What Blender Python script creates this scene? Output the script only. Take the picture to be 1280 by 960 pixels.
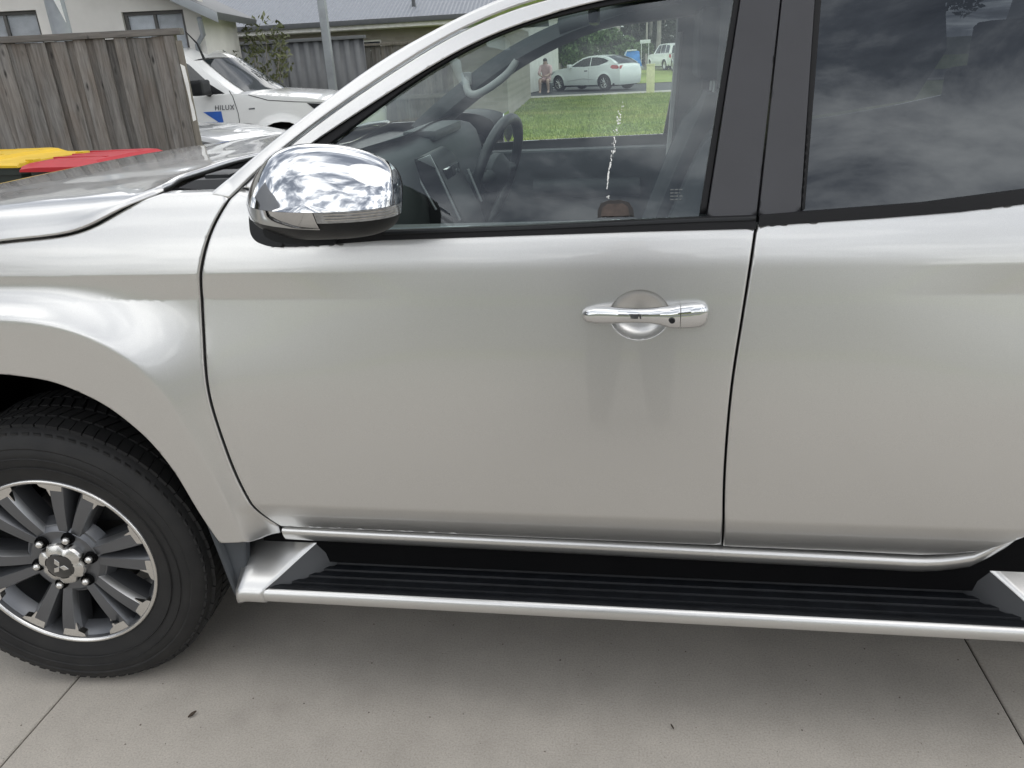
import bpy, bmesh, math, random
import numpy as np
from mathutils import Vector, Matrix
from mathutils.geometry import delaunay_2d_cdt
for o in list(bpy.data.objects): bpy.data.objects.remove(o, do_unlink=True)
scene = bpy.context.scene
C = scene.collection
random.seed(7)
rad = math.radians

# ---------------------------------------------------------------- camera
cam_d = bpy.data.cameras.new('camera'); cam = bpy.data.objects.new('camera', cam_d); C.objects.link(cam)
scene.camera = cam
cam_d.sensor_width = 36.0; cam_d.lens = 963.46 / 1280 * 36; cam_d.clip_start = 0.02; cam_d.clip_end = 2000
PITCH, YAW, ROLL = 0.40210, 0.16108, 0.05428
fw = Vector((-math.sin(YAW)*math.cos(PITCH), math.cos(YAW)*math.cos(PITCH), -math.sin(PITCH)))
r0 = Vector((math.cos(YAW), math.sin(YAW), 0)); d0 = fw.cross(r0)
rt = math.cos(ROLL)*r0 + math.sin(ROLL)*d0; dn = -math.sin(ROLL)*r0 + math.cos(ROLL)*d0
mw = Matrix((( rt.x, -dn.x, -fw.x, 1.359), (rt.y, -dn.y, -fw.y, -1.381), (rt.z, -dn.z, -fw.z, 1.454), (0,0,0,1)))
cam.matrix_world = mw

# ---------------------------------------------------------------- sky and sun
SUN_EL, SUN_AZ = 62, 95            # azimuth measured from +Y towards +X
world = bpy.data.worlds.new('World'); scene.world = world; world.use_nodes = True
nt = world.node_tree; nt.nodes.clear()
def wn(t, **k):
    n = nt.nodes.new(t)
    for a, b in k.items(): setattr(n, a, b)
    return n
out = wn('ShaderNodeOutputWorld'); bg = wn('ShaderNodeBackground'); bg.inputs['Strength'].default_value = 0.10
sky = wn('ShaderNodeTexSky', sky_type='NISHITA', sun_disc=False, sun_elevation=rad(SUN_EL), sun_rotation=rad(SUN_AZ))
tc = wn('ShaderNodeTexCoord'); sep = wn('ShaderNodeSeparateXYZ'); nt.links.new(tc.outputs['Generated'], sep.inputs[0])
def mth(op, a, b=None):
    n = wn('ShaderNodeMath', operation=op)
    for i, v in enumerate((a, b)):
        if v is None: continue
        if isinstance(v, (int, float)): n.inputs[i].default_value = v
        else: nt.links.new(v, n.inputs[i])
    return n.outputs[0]
zc = mth('MAXIMUM', sep.outputs['Z'], 0.0)
den = mth('ADD', zc, 0.16)
cmb = wn('ShaderNodeCombineXYZ')
nt.links.new(mth('DIVIDE', sep.outputs['X'], den), cmb.inputs[0]); nt.links.new(mth('DIVIDE', sep.outputs['Y'], den), cmb.inputs[1])
mp = wn('ShaderNodeMapping'); mp.inputs['Location'].default_value = (3.1, 1.7, 0.0); mp.inputs['Scale'].default_value = (0.62, 1.05, 1.0)
nt.links.new(cmb.outputs[0], mp.inputs[0])
n1 = wn('ShaderNodeTexNoise'); n1.inputs['Scale'].default_value = 1.25; n1.inputs['Detail'].default_value = 7; n1.inputs['Roughness'].default_value = 0.55; n1.inputs['Distortion'].default_value = 0.35
n2 = wn('ShaderNodeTexNoise'); n2.inputs['Scale'].default_value = 4.2; n2.inputs['Detail'].default_value = 8; n2.inputs['Roughness'].default_value = 0.6; n2.inputs['Distortion'].default_value = 0.4
nt.links.new(mp.outputs[0], n1.inputs['Vector']); nt.links.new(mp.outputs[0], n2.inputs['Vector'])
cl = mth('ADD', mth('MULTIPLY', n1.outputs['Fac'], 0.60), mth('MULTIPLY', n2.outputs['Fac'], 0.40))
rmp = wn('ShaderNodeValToRGB'); e = rmp.color_ramp.elements
e[0].position = 0.43; e[0].color = (0.17, 0.185, 0.215, 1); e[1].position = 0.63; e[1].color = (1.75, 1.73, 1.67, 1)
m_ = e.new(0.485); m_.color = (0.38, 0.40, 0.44, 1); m_ = e.new(0.53); m_.color = (0.86, 0.87, 0.885, 1); m_ = e.new(0.57); m_.color = (1.25, 1.25, 1.23, 1)
nt.links.new(cl, rmp.inputs[0])
CLOUD = 11.5
cs = wn('ShaderNodeVectorMath', operation='SCALE'); cs.inputs['Scale'].default_value = CLOUD; nt.links.new(rmp.outputs[0], cs.inputs[0])
mix = wn('ShaderNodeMix', data_type='RGBA'); mix.inputs[0].default_value = 0.90
nt.links.new(sky.outputs[0], mix.inputs[6]); nt.links.new(cs.outputs[0], mix.inputs[7])
nt.links.new(mix.outputs[2], bg.inputs['Color']); nt.links.new(bg.outputs[0], out.inputs[0])
sd = bpy.data.lights.new('sun', 'SUN'); sd.energy = 0.55; sd.angle = rad(60); sd.color = (1, 0.96, 0.9)
sun = bpy.data.objects.new('sun', sd); C.objects.link(sun)
el, az = rad(SUN_EL), rad(SUN_AZ)
sdir = Vector((math.cos(el)*math.sin(az), math.cos(el)*math.cos(az), math.sin(el)))
sun.rotation_euler = sdir.to_track_quat('Z', 'Y').to_euler(); sun.location = sdir*30
vs = scene.view_settings; vs.view_transform = 'Standard'; vs.look = 'None'; vs.exposure = 0.84; vs.gamma = 1.0; vs.use_curve_mapping = False
scene.cycles.max_bounces = 10; scene.cycles.transparent_max_bounces = 16; scene.cycles.glossy_bounces = 6
scene.cycles.caustics_reflective = False; scene.cycles.caustics_refractive = False

# ---------------------------------------------------------------- materials
MATS = {}
class NB:
    def __init__(s, name):
        s.m = bpy.data.materials.new(name); s.m.use_nodes = True; s.t = s.m.node_tree
        s.b = s.t.nodes['Principled BSDF']; MATS[name] = s.m
    def n(s, t, **k):
        x = s.t.nodes.new(t)
        for a, b in k.items(): setattr(x, a, b)
        return x
    def l(s, a, b): s.t.links.new(a, b)
    def coord(s, scale=(1,1,1), src='Object'):
        c = s.n('ShaderNodeTexCoord'); m = s.n('ShaderNodeMapping'); m.inputs['Scale'].default_value = scale
        s.l(c.outputs[src], m.inputs[0]); return m.outputs[0]
    def noise(s, vec, scale, detail=4, rough=0.55, dist=0.0):
        x = s.n('ShaderNodeTexNoise'); x.inputs['Scale'].default_value = scale; x.inputs['Detail'].default_value = detail
        x.inputs['Roughness'].default_value = rough; x.inputs['Distortion'].default_value = dist
        if vec is not None: s.l(vec, x.inputs['Vector'])
        return x.outputs['Fac']
    def ramp(s, f, stops):
        r = s.n('ShaderNodeValToRGB'); el = r.color_ramp.elements
        while len(el) < len(stops): el.new(0.5)
        for q, (p, c) in zip(el, stops): q.position = p; q.color = (*c, 1) if len(c) == 3 else c
        s.l(f, r.inputs[0]); return r.outputs[0]
    def mix(s, f, a, b, mode='MIX'):
        x = s.n('ShaderNodeMix', data_type='RGBA', blend_type=mode)
        for i, v in ((0, f), (6, a), (7, b)):
            if isinstance(v, (int, float)): x.inputs[i].default_value = v
            elif isinstance(v, tuple): x.inputs[i].default_value = (*v, 1)
            else: s.l(v, x.inputs[i])
        return x.outputs[2]
    def bump(s, h, strength=0.3, dist=0.01):
        x = s.n('ShaderNodeBump'); x.inputs['Strength'].default_value = strength; x.inputs['Distance'].default_value = dist
        s.l(h, x.inputs['Height']); s.l(x.outputs[0], s.b.inputs['Normal']); return x
    def set(s, **k):
        names = dict(base='Base Color', rough='Roughness', metal='Metallic', coat='Coat Weight', coatr='Coat Roughness', spec='Specular IOR Level', alpha='Alpha', ior='IOR', trans='Transmission Weight', sheen='Sheen Weight')
        for a, v in k.items():
            i = s.b.inputs[names[a]]
            if isinstance(v, tuple): i.default_value = (*v, 1)
            elif isinstance(v, (int, float)): i.default_value = v
            else: s.l(v, i)
        return s
def simple(name, base, rough=0.5, metal=0.0, var=0.12, vs_=8.0, bump=0.0, bs=60.0, **k):
    """plain surface with a little uneven colour and relief"""
    b = NB(name); b.set(rough=rough, metal=metal, **k)
    v = b.coord()
    f = b.noise(v, vs_, 5)
    lo = tuple(c*(1-var) for c in base); hi = tuple(min(1, c*(1+var)) for c in base)
    b.set(base=b.ramp(f, [(0.3, lo), (0.7, hi)]))
    if bump: b.bump(b.noise(v, bs, 3), bump, 0.002)
    return b.m
def paint(name, base, metal=0.85, rough=0.36, dust=0.0):
    b = NB(name); b.set(base=base, metal=metal, rough=rough, coat=1.0, coatr=0.035)
    v = b.coord()
    fl = b.noise(v, 900.0, 2)
    d = b.noise(v, 3.0, 6, 0.6)
    col = b.mix(b.ramp(d, [(0.45, (0,0,0)), (0.8, (dust,)*3)]), b.ramp(fl, [(0.3, tuple(c*0.93 for c in base)), (0.7, tuple(min(1, c*1.06) for c in base))]), (0.42, 0.39, 0.35))
    b.set(base=col, rough=b.ramp(d, [(0.3, (rough*0.96,)*3), (0.75, (rough*1.1,)*3)]))
    return b.m
silver = paint('silver paint', (0.62, 0.618, 0.606), metal=0.90, rough=0.325, dust=0.06)
whitep = paint('white car paint', (0.74, 0.745, 0.73), metal=0.0, rough=0.4)
whitepearl = paint('pale pearl car paint', (0.68, 0.72, 0.70), metal=0.0, rough=0.4)
silver2 = paint('grey silver car paint', (0.5, 0.51, 0.52), metal=0.7, rough=0.35)
darkcar = paint('dark grey car paint', (0.08, 0.085, 0.095), metal=0.4, rough=0.35)
chrome = simple('chrome', (0.64, 0.648, 0.655), 0.045, 1.0, 0.02)
blackp = simple('black plastic', (0.010, 0.011, 0.0125), 0.45, spec=0.28, bump=0.15, bs=300)
satin = simple('satin black pillar film', (0.027, 0.027, 0.031), 0.34, bump=0.03, bs=200)
seal = simple('black rubber seal', (0.007, 0.007, 0.008), 0.6, spec=0.25)
dkgap = simple('dark underbody', (0.005, 0.005, 0.0055), 0.9, spec=0.08)
trim_in = simple('charcoal cabin trim', (0.052, 0.058, 0.06), 0.62, spec=0.35, bump=0.2, bs=250)
seatf = simple('dark seat fabric', (0.042, 0.046, 0.05), 0.9, spec=0.2, bump=0.3, bs=400)
lining = simple('pale grey roof lining', (0.33, 0.335, 0.33), 0.85)
alloy_d = simple('dark grey alloy', (0.15, 0.155, 0.165), 0.36, 0.8, 0.08)
alloy_b = simple('bevelled grey alloy', (0.36, 0.365, 0.37), 0.3, 0.9, 0.05)
alloy_m = simple('machined alloy', (0.66, 0.65, 0.63), 0.27, 1.0, 0.05)
disc_m = simple('worn brake steel', (0.2, 0.19, 0.18), 0.4, 0.9)
lensm = simple('clear lamp lens', (0.34, 0.35, 0.36), 0.10, 0.4, 0.3, 90.0, coat=1.0)
flap = simple('grey mud flap rubber', (0.055, 0.062, 0.07), 0.6, bump=0.2)
redlens = simple('red lamp lens', (0.45, 0.06, 0.06), 0.2)
whitem = simple('white painted plate', (0.75, 0.75, 0.73), 0.5)
bluem = simple('blue vinyl decal', (0.02, 0.10, 0.42), 0.4)
greym = simple('galvanised steel', (0.30, 0.32, 0.34), 0.5, 0.3, 0.15, 5)
yellowlid = simple('yellow bin plastic', (0.66, 0.43, 0.015), 0.45, var=0.08, bump=0.1)
redlid = simple('red bin plastic', (0.43, 0.018, 0.026), 0.45, var=0.08, bump=0.1)
binbody = simple('dark green bin plastic', (0.02, 0.028, 0.024), 0.55, bump=0.1)
frame_dk = simple('dark window frame', (0.07, 0.068, 0.065), 0.45)
blind = simple('pale window blind', (0.55, 0.56, 0.60), 0.7)
gutter_d = simple('dark grey gutter steel', (0.075, 0.08, 0.085), 0.5)
whitewood = simple('white timber trim', (0.72, 0.71, 0.68), 0.6)
cbfence = simple('grey steel fence sheet', (0.115, 0.12, 0.125), 0.5, 0.0, 0.06)
skin = simple('skin', (0.44, 0.32, 0.27), 0.55, var=0.05)
pinkcloth = simple('pink cloth', (0.55, 0.40, 0.40), 0.85)
hairm = simple('dark hair', (0.025, 0.02, 0.018), 0.6)
greycloth = simple('mid grey cloth', (0.13, 0.13, 0.135), 0.85)
navy = simple('dark navy cloth', (0.03, 0.033, 0.04), 0.85)
yellowpost = simple('pale yellow marker post', (0.74, 0.71, 0.42), 0.6)
bluetarp = simple('bright blue tarp', (0.03, 0.22, 0.62), 0.5, var=0.3, vs_=3)
barkm = simple('pale gum bark', (0.36, 0.33, 0.29), 0.9, var=0.4, vs_=1.2)
dropm = simple('dried white splash', (0.8, 0.8, 0.77), 0.5)

def leafmat(name, a, b_):
    b = NB(name); i = b.n('ShaderNodeObjectInfo'); v = b.coord()
    b.set(base=b.ramp(b.noise(v, 1.6, 4), [(0.32, a), (0.68, b_)]), rough=0.6)
    return b.m
leaf_olive = leafmat('olive foliage', (0.05, 0.065, 0.022), (0.13, 0.14, 0.06))
leaf_gum = leafmat('gum foliage', (0.045, 0.065, 0.035), (0.10, 0.12, 0.07))
leaf_green = leafmat('green shrub foliage', (0.04, 0.08, 0.02), (0.10, 0.16, 0.045))

def glassmat(name, tint, ior=1.75, rough=0.0, film=0.0):
    m = bpy.data.materials.new(name); m.use_nodes = True; t = m.node_tree; t.nodes.clear(); MATS[name] = m
    o = t.nodes.new('ShaderNodeOutputMaterial'); mx = t.nodes.new('ShaderNodeMixShader'); tr = t.nodes.new('ShaderNodeBsdfTransparent')
    gl = t.nodes.new('ShaderNodeBsdfGlossy'); fr = t.nodes.new('ShaderNodeFresnel'); ge = t.nodes.new('ShaderNodeNewGeometry'); mr = t.nodes.new('ShaderNodeMapRange'); mr.inputs[3].default_value = ior; mr.inputs[4].default_value = 1.0/ior   # same reflectance from both sides of the pane
    t.links.new(ge.outputs['Backfacing'], mr.inputs[0]); t.links.new(mr.outputs[0], fr.inputs['IOR'])
    tr.inputs['Color'].default_value = (*tint, 1); gl.inputs['Roughness'].default_value = rough; gl.inputs['Color'].default_value = (0.88, 0.94, 1.0, 1)
    t.links.new(fr.outputs[0], mx.inputs[0]); t.links.new(tr.outputs[0], mx.inputs[1]); t.links.new(gl.outputs[0], mx.inputs[2])
    last = mx.outputs[0]
    if film:                                   # thin film of dust on the pane
        df = t.nodes.new('ShaderNodeBsdfDiffuse'); df.inputs['Color'].default_value = (0.5, 0.52, 0.52, 1)
        tc_ = t.nodes.new('ShaderNodeTexCoord'); nz = t.nodes.new('ShaderNodeTexNoise'); nz.inputs['Scale'].default_value = 5; nz.inputs['Detail'].default_value = 6
        t.links.new(tc_.outputs['Object'], nz.inputs['Vector']); ma = t.nodes.new('ShaderNodeMath'); ma.operation = 'MULTIPLY'; ma.inputs[1].default_value = film*2
        t.links.new(nz.outputs['Fac'], ma.inputs[0]); m2 = t.nodes.new('ShaderNodeMixShader')
        t.links.new(ma.outputs[0], m2.inputs[0]); t.links.new(last, m2.inputs[1]); t.links.new(df.outputs[0], m2.inputs[2]); last = m2.outputs[0]
    t.links.new(last, o.inputs[0]); return m
glass = glassmat('side window glass', (0.86, 0.93, 0.90), 1.68, film=0.005)
glass_far = glassmat('far window glass', (0.86, 0.93, 0.90), 1.45)
tinted = glassmat('privacy tinted glass', (0.035, 0.04, 0.045), 1.72, film=0.0)
winglass = glassmat('house window glass', (0.94, 0.95, 0.95), 1.5)
bgglass = simple('dark car glass', (0.02, 0.024, 0.026), 0.05, spec=0.7)

def wood(name, a, b_, c_, axis='z'):
    b = NB(name); i = b.n('ShaderNodeObjectInfo')
    sc = (14, 14, 1.1) if axis == 'z' else (1.1, 14, 14)
    co = b.n('ShaderNodeTexCoord'); ad = b.n('ShaderNodeVectorMath', operation='ADD'); cm = b.n('ShaderNodeCombineXYZ')
    mu = b.n('ShaderNodeMath', operation='MULTIPLY'); mu.inputs[1].default_value = 37.0; b.l(i.outputs['Random'], mu.inputs[0])
    for k in range(3): b.l(mu.outputs[0], cm.inputs[k])
    b.l(co.outputs['Object'], ad.inputs[0]); b.l(cm.outputs[0], ad.inputs[1])
    m = b.n('ShaderNodeMapping'); m.inputs['Scale'].default_value = sc; b.l(ad.outputs[0], m.inputs[0])
    m2 = b.n('ShaderNodeMapping'); m2.inputs['Scale'].default_value = (5, 5, 1.6); b.l(ad.outputs[0], m2.inputs[0])
    g = b.noise(m.outputs[0], 3.0, 8, 0.65, 0.8); big = b.noise(m2.outputs[0], 1.1, 4, 0.5, 0.6)
    col = b.mix(b.ramp(big, [(0.38, (0,0,0)), (0.66, (1,1,1))]), b.ramp(g, [(0.25, a), (0.75, b_)]), c_)
    col = b.mix(0.5, col, b.ramp(g, [(0.3, tuple(x*0.55 for x in a)), (0.7, b_)]))
    v = b.n('ShaderNodeHueSaturation'); vm = b.n('ShaderNodeMapRange'); vm.inputs[3].default_value = 0.72; vm.inputs[4].default_value = 1.25
    b.l(i.outputs['Random'], vm.inputs[0]); b.l(vm.outputs[0], v.inputs['Value']); b.l(col, v.inputs['Color'])
    vo = b.n('ShaderNodeTexVoronoi'); vo.inputs['Scale'].default_value = 2.2; b.l(m2.outputs[0], vo.inputs['Vector'])   # knots
    kn = b.ramp(vo.outputs['Distance'], [(0.05, (1,1,1)), (0.16, (0,0,0))])
    b.set(base=b.mix(kn, v.outputs[0], tuple(x*0.3 for x in a)), rough=0.85)
    b.bump(g, 0.5, 0.004); return b.m
paling = wood('weathered paling timber', (0.095, 0.091, 0.086), (0.24, 0.23, 0.217), (0.145, 0.115, 0.09))
capwood = wood('weathered cap timber', (0.11, 0.105, 0.098), (0.20, 0.188, 0.175), (0.15, 0.135, 0.12), 'x')
palewood = wood('pale post timber', (0.12, 0.11, 0.092), (0.22, 0.20, 0.17), (0.17, 0.15, 0.125))

def concrete():
    b = NB('driveway concrete'); v = b.coord(); co = b.n('ShaderNodeTexCoord')
    g = b.n('ShaderNodeNewGeometry')
    big = b.noise(g.outputs['Position'], 0.9, 6, 0.6, 0.3); mid = b.noise(g.outputs['Position'], 9, 6, 0.65); fine = b.noise(g.outputs['Position'], 220, 3, 0.7)
    col = b.ramp(big, [(0.3, (0.38, 0.349, 0.306)), (0.55, (0.42, 0.386, 0.338)), (0.75, (0.45, 0.414, 0.363))])
    col = b.mix(0.35, col, b.ramp(mid, [(0.3, (0.31, 0.288, 0.258)), (0.7, (0.48, 0.447, 0.40))]))
    col = b.mix(0.36, col, b.ramp(fine, [(0.30, (0.38, 0.38, 0.38)), (0.5, (1,1,1)), (0.72, (1.45, 1.45, 1.42))]), 'MULTIPLY')
    vo = b.n('ShaderNodeTexVoronoi'); vo.inputs['Scale'].default_value = 26; b.l(g.outputs['Position'], vo.inputs['Vector'])
    mk = b.n('ShaderNodeMath', operation='LESS_THAN'); mk.inputs[1].default_value = 0.035; b.l(vo.outputs['Distance'], mk.inputs[0])
    col = b.mix(mk.outputs[0], col, (0.12, 0.11, 0.10))
    st = b.noise(g.outputs['Position'], 3.2, 3, 0.5, 0.2)
    col = b.mix(b.ramp(st, [(0.64, (0,0,0)), (0.78, (0.22,0.22,0.22))]), col, (0.20, 0.18, 0.16))
    b.set(base=col, rough=b.ramp(mid, [(0.3, (0.6,)*3), (0.7, (0.85,)*3)])); b.bump(fine, 0.35, 0.002); return b.m
concrete_m = concrete()
def grassm(name, a, b_, c_):
    b = NB(name); g = b.n('ShaderNodeNewGeometry')
    m = b.n('ShaderNodeMapping'); m.inputs['Scale'].default_value = (1, 2.2, 1); b.l(g.outputs['Position'], m.inputs[0])
    big = b.noise(m.outputs[0], 0.35, 5, 0.6); fine = b.noise(g.outputs['Position'], 18, 6, 0.7)
    col = b.ramp(big, [(0.3, a), (0.52, b_), (0.72, c_)])
    col = b.mix(0.6, col, b.ramp(fine, [(0.3, (0.6,0.6,0.6)), (0.7, (1.3,1.3,1.25))]), 'MULTIPLY')
    b.set(base=col, rough=0.8); b.bump(fine, 0.6, 0.02); return b.m
lawn_m = grassm('lawn turf', (0.15, 0.225, 0.035), (0.25, 0.315, 0.06), (0.36, 0.365, 0.10))
blade_m = grassm('grass blades', (0.16, 0.25, 0.035), (0.26, 0.335, 0.065), (0.38, 0.385, 0.11))
def brickm(name, a, b_):
    b = NB(name); i = b.n('ShaderNodeObjectInfo'); v = b.coord(); f = b.noise(v, 6, 5)
    h = b.n('ShaderNodeHueSaturation'); vm = b.n('ShaderNodeMapRange'); vm.inputs[3].default_value = 0.8; vm.inputs[4].default_value = 1.15
    b.l(i.outputs['Random'], vm.inputs[0]); b.l(vm.outputs[0], h.inputs['Value']); b.l(b.ramp(f, [(0.3, a), (0.7, b_)]), h.inputs['Color'])
    b.set(base=h.outputs[0], rough=0.85); return b.m
def brickwall(name, a, b_, mo):
    b = NB(name); v = b.coord((1, 1, 1)); t = b.n('ShaderNodeTexBrick')
    sp = b.n('ShaderNodeSeparateXYZ'); cm = b.n('ShaderNodeCombineXYZ'); b.l(v, sp.inputs[0]); b.l(sp.outputs[0], cm.inputs[0]); b.l(sp.outputs[2], cm.inputs[1])
    b.l(cm.outputs[0], t.inputs['Vector']); t.inputs['Scale'].default_value = 1.0; t.inputs['Brick Width'].default_value = 0.24; t.inputs['Row Height'].default_value = 0.086; t.inputs['Mortar Size'].default_value = 0.006
    t.inputs['Color1'].default_value = (*a, 1); t.inputs['Color2'].default_value = (*b_, 1); t.inputs['Mortar'].default_value = (*mo, 1)
    b.set(base=b.mix(0.4, t.outputs['Color'], b.ramp(b.noise(v, 2.0, 5), [(0.3, (0.75,)*3), (0.7, (1.1,)*3)]), 'MULTIPLY'), rough=0.85); return b.m
mortar = brickwall('buff brick courses', (0.27, 0.245, 0.22), (0.33, 0.30, 0.27), (0.30, 0.285, 0.265))
render_w = simple('white render', (0.62, 0.605, 0.575), 0.85, var=0.10, vs_=2.0, bump=0.25, bs=40)
tin = simple('pale grey steel roof', (0.21, 0.225, 0.25), 0.45, 0.2, 0.06)
road_pale = simple('pale street surface', (0.20, 0.20, 0.195), 0.85, var=0.15)
asphalt = simple('street asphalt', (0.07, 0.07, 0.072), 0.85, var=0.2, bump=0.3, bs=80)
dirt = simple('scrub floor', (0.11, 0.12, 0.06), 0.95, var=0.35, vs_=1.0)

# ---------------------------------------------------------------- helpers
def link(o, parent=None):
    C.objects.link(o)
    if parent is not None: o.parent = parent
    return o
def tag(o, label=None, cat=None, group=None, kind=None):
    if label: o['label'] = label
    if cat: o['category'] = cat
    if group: o['group'] = group
    if kind: o['kind'] = kind
    return o
def thing(name, label, cat, loc=(0,0,0), rz=0.0, group=None):
    o = bpy.data.objects.new(name, None); o.empty_display_size = 0.1; link(o); o.location = loc; o.rotation_euler = (0, 0, rz)
    return tag(o, label, cat, group)
def mesh(name, V, F, mat, parent=None, smooth=False, angle=None):
    me = bpy.data.meshes.new(name); me.from_pydata([tuple(v) for v in V], [], [tuple(f) for f in F]); me.update()
    if mat: me.materials.append(mat)
    if smooth: me.polygons.foreach_set('use_smooth', [True]*len(me.polygons))
    if smooth and angle: me.set_sharp_from_angle(angle=rad(angle))
    return link(bpy.data.objects.new(name, me), parent)
def from_bm(name, bm, mat, parent=None, smooth=True, angle=35):
    me = bpy.data.meshes.new(name); bmesh.ops.recalc_face_normals(bm, faces=bm.faces); bm.to_mesh(me); bm.free()
    if mat: me.materials.append(mat)
    if smooth:
        me.polygons.foreach_set('use_smooth', [True]*len(me.polygons))
        if angle: me.set_sharp_from_angle(angle=rad(angle))
    return link(bpy.data.objects.new(name, me), parent)
def bm_box(bm, lo, hi, mat=None):
    vs_ = [bm.verts.new((x, y, z)) for x in (lo[0], hi[0]) for y in (lo[1], hi[1]) for z in (lo[2], hi[2])]
    for f in ((0,1,3,2),(4,6,7,5),(0,4,5,1),(2,3,7,6),(0,2,6,4),(1,5,7,3)): bm.faces.new([vs_[i] for i in f])
    if mat is not None: bmesh.ops.transform(bm, matrix=mat, verts=vs_)
    return vs_
def bevel(bm, w, seg=2): bmesh.ops.bevel(bm, geom=list(bm.edges), offset=w, segments=seg, profile=0.7, affect='EDGES')
def box(name, lo, hi, mat, parent=None, bev=0.0, seg=2, M=None):
    bm = bmesh.new(); bm_box(bm, lo, hi)
    if bev: bevel(bm, bev, seg)
    if M is not None: bm.transform(M)
    return from_bm(name, bm, mat, parent, bool(bev), 40)
def prism(name, pts, y0, y1, mat, parent=None, bev=0.0, seg=2, axis='y', M=None, smooth=True):
    """extrude a polygon of (x,z) between y0 and y1 (axis y) or of (x,y) between z0 and z1 (axis z) or (y,z) along x"""
    bm = bmesh.new()
    def P(p, t): return (p[0], t, p[1]) if axis == 'y' else ((p[0], p[1], t) if axis == 'z' else (t, p[0], p[1]))
    a = [bm.verts.new(P(p, y0)) for p in pts]; b = [bm.verts.new(P(p, y1)) for p in pts]; n = len(pts)
    bm.faces.new(a); bm.faces.new(b[::-1])
    for i in range(n): bm.faces.new((a[i], b[i], b[(i+1) % n], a[(i+1) % n]))
    bmesh.ops.recalc_face_normals(bm, faces=bm.faces)
    if bev: bevel(bm, bev, seg)
    if M is not None: bm.transform(M)
    return from_bm(name, bm, mat, parent, smooth, 35)
def tube_geo(path, r, n=10, cap=True, V=None, F=None):
    V = [] if V is None else V; F = [] if F is None else F
    P = [Vector(p) for p in path]; rs = r if isinstance(r, (list, tuple)) else [r]*len(P)
    up = Vector((0.13, 0.27, 0.95)).normalized(); base = len(V)
    for i, p in enumerate(P):
        d = (P[min(i+1, len(P)-1)] - P[max(i-1, 0)]).normalized()
        a = d.cross(up)
        if a.length < 1e-3: a = d.cross(Vector((1, 0, 0)))
        a.normalize(); b = d.cross(a).normalized()
        for k in range(n): t = 2*math.pi*k/n; V.append(p + (a*math.cos(t) + b*math.sin(t))*rs[i])
    for i in range(len(P)-1):
        for k in range(n): F.append((base+i*n+k, base+i*n+(k+1) % n, base+(i+1)*n+(k+1) % n, base+(i+1)*n+k))
    if cap: F.append(tuple(base+k for k in range(n))); F.append(tuple(base+(len(P)-1)*n+k for k in range(n-1, -1, -1)))
    return V, F
def tube(name, path, r, mat, parent=None, n=10):
    V, F = tube_geo(path, r, n); return mesh(name, V, F, mat, parent, True, 50)
def grid_geo(rows, closed=False):
    """faces of a lofted grid given as rows of points"""
    n = len(rows[0]); V = [p for r in rows for p in r]; F = []
    for i in range(len(rows)-1):
        for k in range(n if closed else n-1): F.append((i*n+k, i*n+(k+1) % n, (i+1)*n+(k+1) % n, (i+1)*n+k))
    return V, F
def loft(name, rows, mat, parent=None, closed=False, angle=40, caps=False, recalc=True):
    V, F = grid_geo(rows, closed); n = len(rows[0])
    if caps: F.append(tuple(range(n))); F.append(tuple((len(rows)-1)*n + k for k in range(n-1, -1, -1)))
    bm = bmesh.new(); vv = [bm.verts.new(p) for p in V]
    for f in F:
        try: bm.faces.new([vv[i] for i in f])
        except ValueError: pass
    if not recalc:
        me = bpy.data.meshes.new(name); bm.to_mesh(me); bm.free(); me.materials.append(mat)
        me.polygons.foreach_set('use_smooth', [True]*len(me.polygons)); return link(bpy.data.objects.new(name, me), parent)
    bmesh.ops.remove_doubles(bm, verts=bm.verts, dist=1e-6)
    return from_bm(name, bm, mat, parent, True, angle)
def lathe(name, prof, mat, parent=None, n=64, angle=40, closed=False):
    """profile of (radius, y) revolved about the y axis"""
    rows = [[(r*math.cos(t), y, r*math.sin(t)) for t in [2*math.pi*k/n for k in range(n)]] for r, y in prof]
    return loft(name, rows, mat, parent, True, angle)
def copy_tree(o, parent=None):
    c = o.copy(); C.objects.link(c); c.parent = parent
    for ch in list(o.children): copy_tree(ch, c)
    return c
def interp(x, xs, ys): return float(np.interp(x, xs, ys))

# ------------- curved sheet-metal panels: an (x,z) outline on a surface y=f(x,z), with rolled edges and a flange
def resample(pts, step):
    o = []
    for i in range(len(pts)):
        a = np.array(pts[i], float); b = np.array(pts[(i+1) % len(pts)], float); L = np.hypot(*(b-a)); n = max(1, int(round(L/step)))
        for k in range(n): o.append(a + (b-a)*k/n)
    return np.array(o)
def smooth_poly(pts, it=1):
    """Chaikin on an open chain of points, ends kept"""
    p = [np.array(q, float) for q in pts]
    for _ in range(it):
        q = [p[0]]
        for a, b in zip(p[:-1], p[1:]): q += [a*0.75+b*0.25, a*0.25+b*0.75]
        q.append(p[-1]); p = q
    return [tuple(a) for a in p]
def fair(pts, n=60, sig=1.6, it=2):
    """even out a traced open curve, ends kept"""
    p = np.array(pts, float); s = np.concatenate([[0], np.cumsum(np.hypot(*np.diff(p, axis=0).T))]); u = np.linspace(0, s[-1], n)
    q = np.c_[np.interp(u, s, p[:,0]), np.interp(u, s, p[:,1])]; k = np.exp(-.5*(np.arange(-5, 6)/sig)**2); k /= k.sum()
    for _ in range(it):
        e = np.vstack([2*q[0]-q[5:0:-1], q, 2*q[-1]-q[-2:-7:-1]]); q = np.c_[np.convolve(e[:,0], k, 'valid'), np.convolve(e[:,1], k, 'valid')]
    return [tuple(a) for a in q]
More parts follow.
